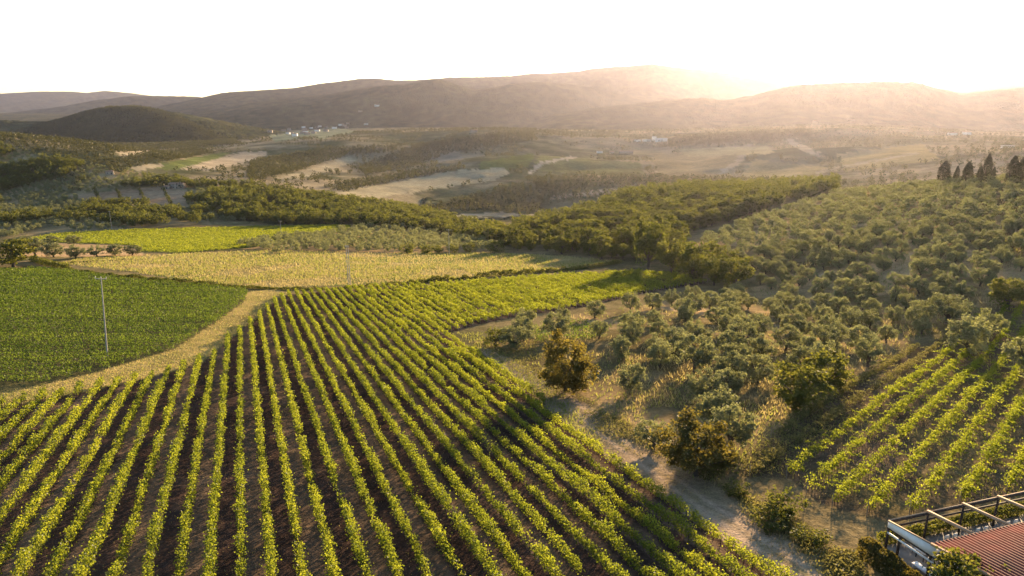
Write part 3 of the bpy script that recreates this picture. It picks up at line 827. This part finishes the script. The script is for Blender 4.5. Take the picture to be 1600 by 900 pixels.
Pol = np.concatenate([Pm, Pl[~okm]])
tag(merged('olive_hillside', 'olive', Pol, ro.uniform(.8, 1.3, len(Pol)), ro, M_OLIVE, 620, 1.8), 'olive trees spread over the far left hillside and above the pasture', 'grove', kind='stuff')
# woods
Pw = np.concatenate([scatter(R_WLEFT, 8.6, 330, 1000, 37, .49), scatter(R_WRIGHT, 8.6, 250, 800, 39, .49), Pl[okm]])
Pw = free(Pw, .8)
pz = height(Pw[:, 0], Pw[:, 1])
Pw = Pw[np.argsort(np.hypot(Pw[:, 0], Pw[:, 1]))]
for i, (x, y) in enumerate(Pw[:285]):
    plant('oak', x, y, ro.choice([.85, 1.05, 1.25, 1.5]) * ro.uniform(.9, 1.15), 'green broadleaf tree in the close wooded belt behind the pasture', 'broadleaf trees of the wooded belt', zs=ro.uniform(.8, 1.05))
rest = Pw[285:]
tag(merged('broadleaf_wood', 'oak', rest, ro.uniform(.7, 1.6, len(rest)), ro, M_OAK, 650, 1.5), 'far broadleaf wood over the shoulder of the hill', 'wood', kind='stuff')

# far woods, hedgerows and scattered trees of the valley
FW = [[(395,252),(500,234),(640,226),(600,240),(545,244),(470,266),(415,280),(380,286)], [(505,294),(600,276),(720,258),(730,264),(620,284),(540,302)], [(610,338),(700,318),(790,292),(850,286),(900,300),(1010,300),(850,322),(830,338),(720,330)],
      [(480,222),(560,214),(680,232),(640,240),(500,236)], [(560,262),(640,230),(760,210),(830,208),(840,220),(720,236),(640,262),(570,276)], [(170,250),(300,232),(340,238),(240,258),(180,268)],
      [(0,200),(70,196),(280,186),(380,226),(180,240),(200,276),(60,240),(-100,250),(-100,200)], [(60,197),(100,186),(130,176),(170,168),(215,166),(250,172),(285,184),(330,206),(350,222),(180,236),(60,215)], [(820,280),(1020,276),(1300,285),(1300,296),(1030,290),(850,300)],
      [(1020,232),(1060,214),(1200,206),(1320,204),(1250,216),(1100,226)], [(900,220),(1010,226),(980,236),(890,230)], [(1440,214),(1600,200),(1600,236),(1480,250),(1440,240)],
      [(1050,250),(1200,236),(1420,226),(1420,236),(1240,250),(1060,262)]]
Pf = []
for i, poly in enumerate(FW):
    if i in (3, 10, 11, 12): continue
    Pf.append(scatter(poly, 10.5 if i in (6,) else 9.5, 720, 3300, 80 + i, X=(-1900, 2400)))
box = [(-60, 190), (1660, 190), (1660, 300), (-60, 300)]
Ps = scatter(box, 17, 720, 3000, 99, X=(-1900, 2400), jit=.5)
dn = np.maximum(fbm(Ps[:, 0] / 120, Ps[:, 1] / 120, 66, 4, True) * 1.3, fbm(Ps[:, 0] / 200, Ps[:, 1] / 200, 67, 3) * 1.6)
pxs, pys = to_px(Ps[:, 0], Ps[:, 1], height(Ps[:, 0], Ps[:, 1]))
k = dn > .50
for poly, c in FIELDS: k &= ~in_poly(pxs, pys, poly)
Pf.append(Ps[k])
Pf = np.concatenate(Pf)
tag(merged('valley_wood', 'oak', Pf, ro.uniform(.6, 1.25, len(Pf)), ro, M_FARW, 34, 4.2), 'hedgerows and far woods of the hazy valley', 'wood', kind='stuff')

# ------------------------------------------------------------------ hedgerows, undergrowth and grass
def hedge_line(pts, wd, ht, label, mat_, dens=60, leaf=.34, name='hedge', group=None, seed=1):
    rng = np.random.default_rng(seed)
    W = np.array([at(*p) for p in pts]); org = W[0].copy(); Cs = []
    for a, b in zip(W[:-1], W[1:]):
        L = np.linalg.norm(b - a); n = int(L * dens); t = rng.random(n)
        c = a + (b - a) * t[:, None]
        hv = ht * (.75 + .45 * noise2((c[:, 0] + c[:, 1]) / 3.2, c[:, 0] * 0 + seed, 51) + .3 * noise2((c[:, 0] + c[:, 1]) / 1.1, c[:, 0] * 0 + seed, 52))
        dr = (b - a)[:2] / (L + 1e-6); nn = np.array((dr[1], -dr[0]))
        q = rng.random(n); lat = rng.normal(size=n) * wd * .45 * np.sqrt(1.05 - q * .7)
        c[:, :2] += nn * lat[:, None]
        c[:, 2] = height(c[:, 0], c[:, 1]) + np.maximum(hv, .2) * q ** .7
        Cs.append(c)
    C = np.concatenate(Cs)
    V, Fc = leaf_quads(C - org, leaf * rng.uniform(.7, 1.4, len(C)), rng, .7)
    o = link(name, new_mesh(name, V, Fc, (mat_,)), None, org)
    return tag(o, label, 'hedge', group)
hedge_line([(52,408),(80,416),(105,421)], 2.2, 2.4, 'tall dark hedge clump between the left vineyard and the dark round tree', M_OAK, 110, .45, seed=3)
hedge_line([(105,422),(150,428),(200,435),(260,441),(335,447)], 1.5, 1.7, 'long dark hedge along the back of the left vineyard', M_OAK, 80, .42, seed=4)
hedge_line([(335,447),(400,451),(432,452)], 1.0, .9, 'low thin hedge closing the grassy path at the pasture', M_OAK, 60, .4, seed=5)
hedge_line([(432,453),(520,452),(580,448),(640,444)], 1.2, 1.1, 'low dark hedge at the head of the big vineyard', M_OAK, 60, .42, seed=6)
hedge_line([(640,444),(700,438),(780,431),(860,425),(930,418),(970,411)], 1.8, 2.0, 'thick dark hedge between pasture and big vineyard', M_OAK, 80, .48, seed=7)
hedge_line([(110,412),(150,409),(196,407)], 1.0, 1.1, 'sparse weedy hedge crossing the dry corner of the pasture', M_SCRUB, 50, .4, seed=8)

def cover(name, poly, n, lo, hi, mats_, hgt, leaf, label, cat, seed, blade=False, pick=None, lean=.35):
    rng = np.random.default_rng(seed)
    pp = np.array(poly); x0, y0 = pp.min(0); x1, y1 = pp.max(0)
    xs = rng.uniform(x0, x1, n * 4); ys = rng.uniform(y0, y1, n * 4)
    m = in_poly(xs, ys, poly); xs, ys = xs[m][:n], ys[m][:n]
    g = np.concatenate([ground_at(xs[i:i + 2000], ys[i:i + 2000]) for i in range(0, len(xs), 2000)])
    g = g[(g[:, 1] > lo) & (g[:, 1] < hi)]
    g[:, 0] += rng.normal(size=len(g)) * .5; g[:, 1] += rng.normal(size=len(g)) * .9
    if pick is not None: g = g[pick(g)]
    g[:, 2] = height(g[:, 0], g[:, 1])
    d = np.sqrt((g ** 2).sum(1)); s = rng.uniform(.7, 1.4, len(g)) * (.6 + d / 260)
    if blade: V, Fc = blades(g, hgt * s, leaf * s, rng, lean)
    else:
        g[:, 2] += hgt * rng.random(len(g)) * s
        V, Fc = leaf_quads(g, leaf * s, rng, .7)
    return (V, Fc)
def stuff(name, chunks, mats_, label, cat):
    mb = MB()
    for (V, Fc), mi in chunks: mb.add(V, Fc, mi)
    return tag(mb.build(name, mats_), label, cat, kind='stuff')
nz_ = lambda sc, sd, th, sg=1: (lambda g: sg * fbm(g[:, 0] / sc, g[:, 1] / sc, sd, 3) > th)
stuff('dry_grass', [
    (cover('', R_FIELD, 30000, 200, 500, None, .30, .16, '', '', 201, True), 0),
    (cover('', R_FIELD, 26000, 200, 500, None, .30, .20, '', '', 202, True, nz_(26, 81, -.12)), 1),
    (cover('', R_VERGE, 16000, 50, 330, None, .16, .12, '', '', 203, True), 0),
    (cover('', R_VERGE, 10000, 50, 330, None, .16, .12, '', '', 204, True), 1),
    (cover('', R_TRACK, 9000, 40, 260, None, .13, .06, '', '', 205, True, nz_(4, 83, .05)), 0),
    (cover('', [(715,520),(745,543),(800,588),(905,680),(940,700),(900,640),(850,590),(790,555),(752,520)], 5000, 40, 260, None, .25, .10, '', '', 215, True), 1),
    (cover('', [(1262,868),(1140,770),(1020,700),(930,640),(950,640),(1040,695),(1160,768),(1290,860)], 5000, 40, 260, None, .3, .10, '', '', 216, True), 0),
    (cover('', R_OLRIGHT, 26000, 60, 320, None, .42, .14, '', '', 206, True, nz_(12, 84, -.05)), 0),
    (cover('', R_OLRIGHT, 16000, 60, 320, None, .35, .14, '', '', 207, True, nz_(12, 85, -.05)), 1),
    (cover('', R_RIGHTV, 5000, 40, 240, None, .22, .07, '', '', 208, True, nz_(6, 86, 0)), 0),
    (cover('', R_RIGHTV, 9000, 40, 240, None, .25, .10, '', '', 209, True, nz_(6, 87, 0)), 1),
    (cover('', R_MAIN, 9000, 40, 200, None, .12, .08, '', '', 210, True, nz_(7, 88, .12)), 0),
    ], (M_DRY, M_GRASS), 'dry and green grass over pasture, path verges and open ground', 'grass')
WEED = [[(745,545),(840,535),(850,560),(900,600),(880,625),(800,575)], [(900,620),(950,640),(1020,690),(1010,715),(930,670)], [(820,512),(900,500),(960,510),(930,530),(840,535)],
        [(1130,740),(1200,690),(1330,610),(1340,650),(1210,740)], [(1150,770),(1220,800),(1285,845),(1270,870),(1180,815)], [(1290,858),(1340,840),(1350,905),(1290,905)]]
stuff('undergrowth', [(cover('', wp, 3600, 40, 320, None, .5, .22, '', '', 220 + i, False, nz_(5, 90 + i, -.25)), 0 if i not in (2,) else 1) for i, wp in enumerate(WEED)],
      (M_SCRUB, M_VINE_L), 'weeds and low scrub along the dirt track and clearing', 'undergrowth')
# ------------------------------------------------------------------ power poles
def power_pole(px, py, hpx, label, arm=1.6, double=False, tilt=0.0):
    p = at(px, py); d = math.sqrt((p ** 2).sum()); H = hpx * d / F
    e = bpy.data.objects.new('power_pole', None); COL.objects.link(e); e.location = p
    e.rotation_euler = (0, math.radians(tilt), math.radians(random.uniform(-15, 15)))
    tag(e, label, 'power pole', 'power poles')
    for dx in ((-.35, .35) if double else (0,)):
        MB().add(*tube([(dx, 0, -.5), (dx, 0, H * .5), (dx, 0, H)], [.15, .12, .09], 10)).build('shaft', (M_CONC,), e, smooth=True)
    ca_ = MB(); ca_.bar((-arm * .5, -.14, H - .35), (arm * .5, -.14, H - .35), .12, .14).build('crossarm', (M_CONC,), e)
    for x in (-arm * .46, 0, arm * .46):
        MB().add(*tube([(x, -.14, H - .26), (x, -.14, H - .18), (x, -.14, H - .02), (x, -.14, H + .06)], [.04, .075, .075, .03], 8)).build('insulator', (M_PORC,), e, smooth=True)
    return e
power_pole(168, 557, 110, 'pale concrete power pole rising out of the left vineyard', 2.0, tilt=4.0)
power_pole(546, 446, 62, 'slim twin-shaft power pole at the pasture hedge', 1.3, True)
power_pole(702, 398, 40, 'power pole with crossarm at the top edge of the pasture', 2.4)
power_pole(440, 372, 26, 'power pole half hidden behind the olives of the bright vineyard', 2.4)
power_pole(175, 358, 24, 'thin far power pole at the back edge of the bright vineyard', 1.6)

# ------------------------------------------------------------------ houses
M_STONE = plain('stone_wall', (.36, .30, .24), (.25, .21, .17), 1.5, .95, bump=.3)
M_WHITE = plain('white_wall', (.72, .70, .66), (.62, .60, .56), .8, .9)
M_TILE = plain('roof_tiles', (.33, .20, .14), (.24, .15, .11), 4, .9, (1, 6, 1), bump=.4)
M_GREYROOF = plain('grey_roof', (.42, .40, .38), (.34, .32, .31), 2, .8)
M_DARK = plain('dark_opening', (.03, .03, .035), (.02, .02, .02), 4, .3)
def house(px, py, L, W, H, rot, label, wallm, roofm, rise=1.4, name='farmhouse', chimney=True, group=None, Ymin=None):
    p = at(px, py)
    e = bpy.data.objects.new(name, None); COL.objects.link(e); e.location = p; e.rotation_euler = (0, 0, math.radians(rot))
    tag(e, label, 'building', group)
    x, y = L / 2, W / 2
    m = MB()
    b = [(-x, -y, -2), (x, -y, -2), (x, y, -2), (-x, y, -2), (-x, -y, H), (x, -y, H), (x, y, H), (-x, y, H)]
    m.add(b, [(0, 1, 5, 4), (1, 2, 6, 5), (2, 3, 7, 6), (3, 0, 4, 7)])
    m.add([(-x, -y, H), (-x, y, H), (-x, 0, H + rise)], [(0, 1, 2, 2)]); m.add([(x, -y, H), (x, y, H), (x, 0, H + rise)], [(0, 2, 1, 1)])
    m.build('wall', (wallm,), e)
    r = MB(); o = .45; t = .18
    for s in (-1, 1):
        ez = H - o * rise / y
        r.add([(-x - o, s * (y + o), ez), (x + o, s * (y + o), ez), (x + o, 0, H + rise), (-x - o, 0, H + rise),
               (-x - o, s * (y + o), ez + t), (x + o, s * (y + o), ez + t), (x + o, 0, H + rise + t), (-x - o, 0, H + rise + t)],
              [(0, 1, 2, 3), (4, 7, 6, 5), (0, 4, 5, 1), (1, 5, 6, 2), (0, 3, 7, 4)])
    ro_ = r.build('roof', (roofm,), e)
    if chimney: MB().box(x * .35, y * .3, H + rise * .3, x * .35 + .8, y * .3 + .8, H + rise + 1.0).build('chimney', (wallm,), ro_)
    n = max(2, int(L / 4))
    for i in range(n):
        cx = -x + (i + .5) * L / n
        for z0 in ([1.0] if H < 4.5 else [1.0, 3.9]):
            if i == n // 2 and z0 < 2:
                MB().box(cx - .6, -y - .04, 0, cx + .6, -y + .1, 2.2).build('door', (M_DARK,), e); continue
            MB().box(cx - .5, -y - .04, z0, cx + .5, -y + .1, z0 + 1.3).build('window', (M_DARK,), e)
    return e
house(277, 294, 18, 9, 5.6, -6, 'stone farmhouse among trees above the left brown plot', M_STONE, M_TILE)
house(260, 295, 8, 6, 3.4, -6, 'small stone shed at the end of the left farmhouse', M_STONE, M_TILE, 1.0, 'shed', False)
house(172, 272, 9, 7, 3.6, 20, 'small pale house half hidden on the left hillside', M_STONE, M_TILE, 1.1)
for i, (px, py, L, W, H, rot, lb, wm, rm) in enumerate((
    (740, 207, 22, 10, 7, 10, 'farmhouse alone on the middle ridge top', M_STONE, M_TILE),
    (1033, 221, 34, 14, 8, 0, 'largest white winery building on the low hill', M_WHITE, M_GREYROOF),
    (1022, 220, 12, 10, 11, 0, 'tall narrow white block of the winery', M_WHITE, M_GREYROOF),
    (1010, 221, 24, 9, 5, 4, 'low white shed beside the tall white winery block', M_WHITE, M_GREYROOF),
    (996, 221, 18, 9, 4.5, 4, 'outermost low white winery shed', M_WHITE, M_GREYROOF),
    (978, 240, 36, 10, 6, -8, 'long stone house below the white winery', M_STONE, M_TILE),
    (956, 240, 12, 9, 5, -8, 'small stone house next to the long stone house', M_STONE, M_TILE),
    (937, 239, 14, 8, 4.5, 8, 'pale barn at the edge of the dull green vineyard', M_WHITE, M_TILE),
    (1488, 211, 26, 10, 6, 5, 'pale house in the hazy right hamlet', M_WHITE, M_TILE),
    (1510, 210, 22, 10, 6.5, -6, 'second pale house of the hazy right hamlet, nearer the cypresses', M_WHITE, M_TILE),
    (1574, 231, 20, 10, 4, 0, 'low white roofed barn above the skyline cypresses', M_WHITE, M_GREYROOF),
    (1274, 191, 20, 10, 6, 0, 'house under the sunlit hill', M_STONE, M_TILE),
    (1330, 189, 30, 10, 6, 5, 'wide house under the sunlit hill', M_STONE, M_TILE),
    (589, 166, 30, 14, 9, 0, 'lone house on the shaded mountain side', M_WHITE, M_TILE),
    (563, 175, 26, 14, 8, 0, 'house below the lone house on the mountain side', M_STONE, M_TILE),
    (572, 195, 22, 12, 7, 0, 'white house above the valley village', M_WHITE, M_TILE))):
    house(px, py, L, W, H, rot, lb, wm, rm, H * .22, 'farmhouse' if 'shed' not in lb and 'barn' not in lb else 'barn', False)
rv = np.random.default_rng(8)
for i in range(26):
    px, py = rv.uniform(420, 545), 0
    py = 212 - (px - 420) * .10 + rv.uniform(-7, 5)
    house(px, py, rv.uniform(14, 24), rv.uniform(10, 13), rv.uniform(6, 9), rv.uniform(-30, 30), 'tiny pale house of the village in the shaded valley', M_STONE if i % 3 else M_WHITE, M_TILE, 2.0, 'village_house', False, 'village houses in the shaded valley')
# thin poplars dividing the brown plots on the far left slope
for i, px in enumerate((152, 186, 222, 260)):
    for j in range(7):
        p = at(px + j * 2.0 - 4, 298 + j * 4)
        plant('bush', p[0], p[1], random.uniform(1.1, 1.7), 'small tree in the %s tree line dividing the brown plots' % ordinal(i + 1), 'tree lines dividing the brown plots, line ' + ordinal(i + 1), 'small_tree', 'tree', zs=1.3)

# ------------------------------------------------------------------ terrace with pergola
gz0 = plane(47) + .1
PO = np.array((31.0, 49.2)); BV = np.array((.957, .290)); AV = np.array((.290, -.957))
TOP = -33.0
def fr(v):
    v = np.asarray(v, float); xy = PO + v[:, :1] * BV + v[:, 1:2] * AV
    return np.concatenate([xy, v[:, 2:3]], 1)
FL = TOP - 2.75                                     # terrace floor level
def fp(b, a, z): return fr([(b, a, z)])[0]
M_DWOOD = plain('dark_wood', (.06, .042, .034), (.035, .026, .022), 5, .8, (1, 1, 4))
M_LWOOD = plain('pale_wood', (.42, .29, .19), (.30, .20, .13), 5, .8)
M_PANEL = plain('white_fascia', (.78, .77, .76), (.70, .69, .68), 1.5, .6)
M_CORR = plain('red_roof_sheet', (.20, .062, .052), (.10, .040, .036), .55, .75, (1, 1, 1), spec=.12)
M_FLOOR = plain('terrace_paving', (.30, .27, .24), (.20, .18, .165), 1.2, .9)
M_TABLE = plain('table_top', (.62, .60, .58), (.5, .49, .47), 3, .6)
M_METAL = plain('dark_metal', (.05, .05, .055), (.04, .04, .045), 4, .5)
tag(MB().box(-.5, -.6, FL - 2.5, 24, 13, FL, fr=fr).build('terrace_floor', (M_FLOOR,)), 'paved terrace floor under the pergola', 'floor', kind='structure')
per = bpy.data.objects.new('pergola', None); COL.objects.link(per)
tag(per, 'dark timber pergola frame with pale rafters and a white fascia board', 'pergola')
def bbar(name, a, b, wd, ht, m, parent):
    return MB().bar(fp(*a), fp(*b), wd, ht).build(name, (m,), parent)
RISE = .13
bbar('beam', (-.1, 0, TOP), (24, 0, TOP), .16, .16, M_DWOOD, per)
bbar('beam', (-.1, 0, TOP - .55), (24, 0, TOP - .55), .12, .12, M_DWOOD, per)
bbar('rail', (-.1, -.08, TOP + .1), (24, -.08, TOP + .1), .10, .05, M_LWOOD, per)
bs = []
for px, py in ((1448, 801), (1503, 789), (1558, 778), (1615, 766), (1672, 754)):
    a, b = ray(px, py); Y = TOP / float(b); X = float(a) * Y
    bs.append(float(np.dot(np.array((X, Y)) - PO, BV)))
for bb in bs:
    bbar('rafter', (bb, -.12, TOP + .17), (bb, 4.3, TOP + .17 + RISE * 4.3), .20, .20, M_LWOOD, per)
    bbar('post', (bb, 0, FL), (bb, 0, TOP - .08), .14, .14, M_DWOOD, per)
bbar('post', (0, 0, FL), (0, 0, TOP - .08), .15, .15, M_DWOOD, per)
bbar('post', (0, 1.15, FL), (0, 1.15, TOP - .1), .15, .15, M_DWOOD, per)
bbar('post', (0, 4.0, FL), (0, 4.0, TOP + .3), .15, .15, M_DWOOD, per)
pan = MB(); c = []
for bo in (-.10, -.04):
    for a_, z_ in ((-.05, TOP + .05), (4.4, TOP + .05 + RISE * 4.4), (4.4, TOP - .85 + RISE * 4.4), (-.05, TOP - .50)): c.append(fp(bo, a_, z_))
pan.add(c, [(0, 1, 2, 3), (7, 6, 5, 4), (0, 4, 5, 1), (1, 5, 6, 2), (2, 6, 7, 3), (3, 7, 4, 0)]).build('fascia_board', (M_PANEL,), per)
bbar('cap_rail', (-.07, -.06, TOP + .09), (-.07, 4.45, TOP + .09 + RISE * 4.45), .14, .07, M_LWOOD, per)
bbar('beam', (.02, 0, TOP - .62), (.02, 4.4, TOP - .42), .10, .14, M_DWOOD, per)
bbar('slat', (-.06, 0, TOP - .98), (-.06, 4.4, TOP - .82), .06, .16, M_PANEL, per)
# corrugated roof of the house side
ro2 = bpy.data.objects.new('lean_to_roof', None); COL.objects.link(ro2)
tag(ro2, 'red corrugated lean-to roof sheet over the back of the terrace', 'roof')
nb = 24 * 40; bb = np.linspace(-.35, 23.7, nb); z = .085 * np.sin(bb * 2 * math.pi / .36)
lo_, hi_ = 4.15, 13.0
Vv = []
for a_, off in ((lo_, .30), (hi_, .30), (lo_, .27), (hi_, .27)):
    Vv.append(fr(np.stack([bb, np.full(nb, a_), TOP + off + RISE * a_ + z], 1)))
Vv = np.concatenate(Vv); i = np.arange(nb - 1)
Ff = np.concatenate([np.stack([i, i + nb, i + nb + 1, i + 1], 1), np.stack([i + 2 * nb, i + 2 * nb + 1, i + 3 * nb + 1, i + 3 * nb], 1), np.stack([i, i + 1, i + 2 * nb + 1, i + 2 * nb], 1)])
link('sheet', new_mesh('sheet', Vv, Ff, (M_CORR,), smooth=True), ro2)
MB().bar(fp(-.36, lo_, TOP + .26 + RISE * lo_), fp(23.7, lo_, TOP + .26 + RISE * lo_), .08, .16).build('edge_board', (M_LWOOD,), ro2)
MB().bar(fp(-.38, lo_, TOP + .27 + RISE * lo_), fp(-.38, hi_, TOP + .27 + RISE * hi_), .08, .2).build('edge_board', (M_LWOOD,), ro2)
# furniture under the open rafters
def table(b, a, label):
    e = bpy.data.objects.new('table', None); COL.objects.link(e); e.location = fp(b, a, FL); e.rotation_euler = (0, 0, math.atan2(BV[1], BV[0])); tag(e, label, 'table', 'tables on the terrace')
    MB().box(-.9, -.42, .71, .9, .42, .75).build('tabletop', (M_TABLE,), e)
    for x in (-.8, .8):
        for y in (-.35, .35): MB().box(x - .03, y - .03, 0, x + .03, y + .03, .71).build('leg', (M_METAL,), e)
def chair(b, a, rot, label):
    e = bpy.data.objects.new('chair', None); COL.objects.link(e); e.location = fp(b, a, FL); e.rotation_euler = (0, 0, math.atan2(BV[1], BV[0]) + rot); tag(e, label, 'chair', 'chairs on the terrace')
    MB().box(-.22, -.22, .43, .22, .22, .47).build('seat', (M_TABLE,), e)
    MB().box(-.22, .19, .47, .22, .23, .9).build('backrest', (M_TABLE,), e)
    for x in (-.19, .19):
        for y in (-.19, .19): MB().box(x - .02, y - .02, 0, x + .02, y + .02, .43).build('leg', (M_METAL,), e)
for i, b in enumerate((2.6, 6.0, 9.4, 12.8)):
    nm = ['closest to the white fascia', 'second from the white fascia', 'third from the white fascia', 'at the far end of the terrace'][i]
    table(b, 1.7, 'pale terrace table %s' % nm)
    for dx in (-.45, .45):
        for s, rt in ((-1, math.pi), (1, 0)):
            chair(b + dx, 1.7 - s * .68, rt, 'pale chair drawn up to the terrace table %s' % nm)
ben = bpy.data.objects.new('bench', None); COL.objects.link(ben); ben.location = fp(.55, 3.2, FL); ben.rotation_euler = (0, 0, math.atan2(AV[1], AV[0])); tag(ben, 'low white bench just inside the white fascia', 'bench')
MB().box(-.9, -.28, .38, .9, .28, .46).build('seat', (M_PANEL,), ben)
for x in (-.75, .75): MB().box(x - .05, -.24, 0, x + .05, .24, .38).build('leg', (M_PANEL,), ben)
def hedge_block(pts, wd, ht, label, mat_, seed, name='hedge', n=5200, leaf=.16):
    rng = np.random.default_rng(seed); W = np.array(pts, float); org = W[0].copy()
    sg = np.linalg.norm(np.diff(W, axis=0), axis=1); t = rng.random(n) * sg.sum(); cs = np.concatenate([[0], np.cumsum(sg)])
    k = np.clip(np.searchsorted(cs, t) - 1, 0, len(sg) - 1); f = (t - cs[k]) / sg[k]
    c = W[k] + (W[k + 1] - W[k]) * f[:, None]; dr = (W[k + 1] - W[k]) / sg[k][:, None]
    nn = np.stack([dr[:, 1], -dr[:, 0]], 1)
    face = rng.random(n)
    hh = ht * (1 + .10 * noise2(t / .8, t * 0 + seed, 53))
    lat = np.where(face < .4, rng.uniform(-1, 1, n), np.sign(rng.uniform(-1, 1, n)) * (1 - .15 * rng.random(n))) * wd / 2
    zz = np.where(face < .4, hh * (1 - .12 * rng.random(n)), hh * rng.random(n))
    c[:, :2] += nn[:, :2] * (lat + rng.normal(size=n) * .06)[:, None]; c[:, 2] = W[k][:, 2] + (W[k + 1] - W[k])[:, 2] * f + zz + rng.normal(size=n) * .05
    V, Fc = leaf_quads(c - org, leaf * rng.uniform(.7, 1.5, n), rng, .7)
    return tag(link(name, new_mesh(name, V, Fc, (mat_,)), None, org), label, 'hedge')
hedge_block([fp(-1.9, -.5, FL - .3), fp(-1.8, 1.0, FL - .3), fp(-1.7, 3.0, FL - .3), fp(-1.6, 6.5, FL - .3)], 1.0, 1.55, 'clipped dark hedge beside the white fascia of the pergola', M_BACKLIT, 61, n=12000)  # brownish sunlit tone of the hedge top put into its leaf colour
hedge_block([fp(.4, -1.0, FL - .3), fp(6, -1.0, FL - .3), fp(16, -1.0, FL - .3), fp(24, -1.0, FL - .3)], .8, 1.0, 'low hedge along the far side of the terrace under the beam', M_OAK, 62, n=12000)
for px, py, sc, zs, lb in ((1490, 968, .66, 1.05, 'olive-green bush spilling over the corner of the red roof'), (1548, 985, .60, 1.0, 'bush in front of the red roof edge next to the corner bush')):
    a_, b_ = ray(px, py); Y = (FL - .3) / float(b_)
    plant('oak', float(a_) * Y, Y, sc, lb, zs=zs, z=FL - .4, name='shrub', cat='shrub')

# ------------------------------------------------------------------ haze over the valley
HZ = dict(dens=1.7e-5, g=.66, color=(.82, .79, 1.0))
hm, t, out = mat('haze')
pv = nd(t, 'VolumePrincipled'); pv.inputs['Density'].default_value = HZ['dens']; pv.inputs['Anisotropy'].default_value = HZ['g']; pv.inputs['Color'].default_value = (*HZ['color'], 1)
t.links.new(pv.outputs[0], out.inputs['Volume'])
zmin = float(MZ.min()) - 3.0; zmax = max(float(MZ.max()), 0) + 30
hz = MB().box(-26000, -900, zmin, 26000, 27500, zmax).build('haze', (hm,))
tag(hz, 'warm evening haze filling the valley', 'haze', kind='stuff')
print('terrain z', zmin, zmax, 'objects', len(bpy.data.objects), 'faces', sum(len(m.polygons) for m in bpy.data.meshes), 'olives', len(Po), 'woods', len(Pw), 'mid', len(Pol), 'far', len(Pf))
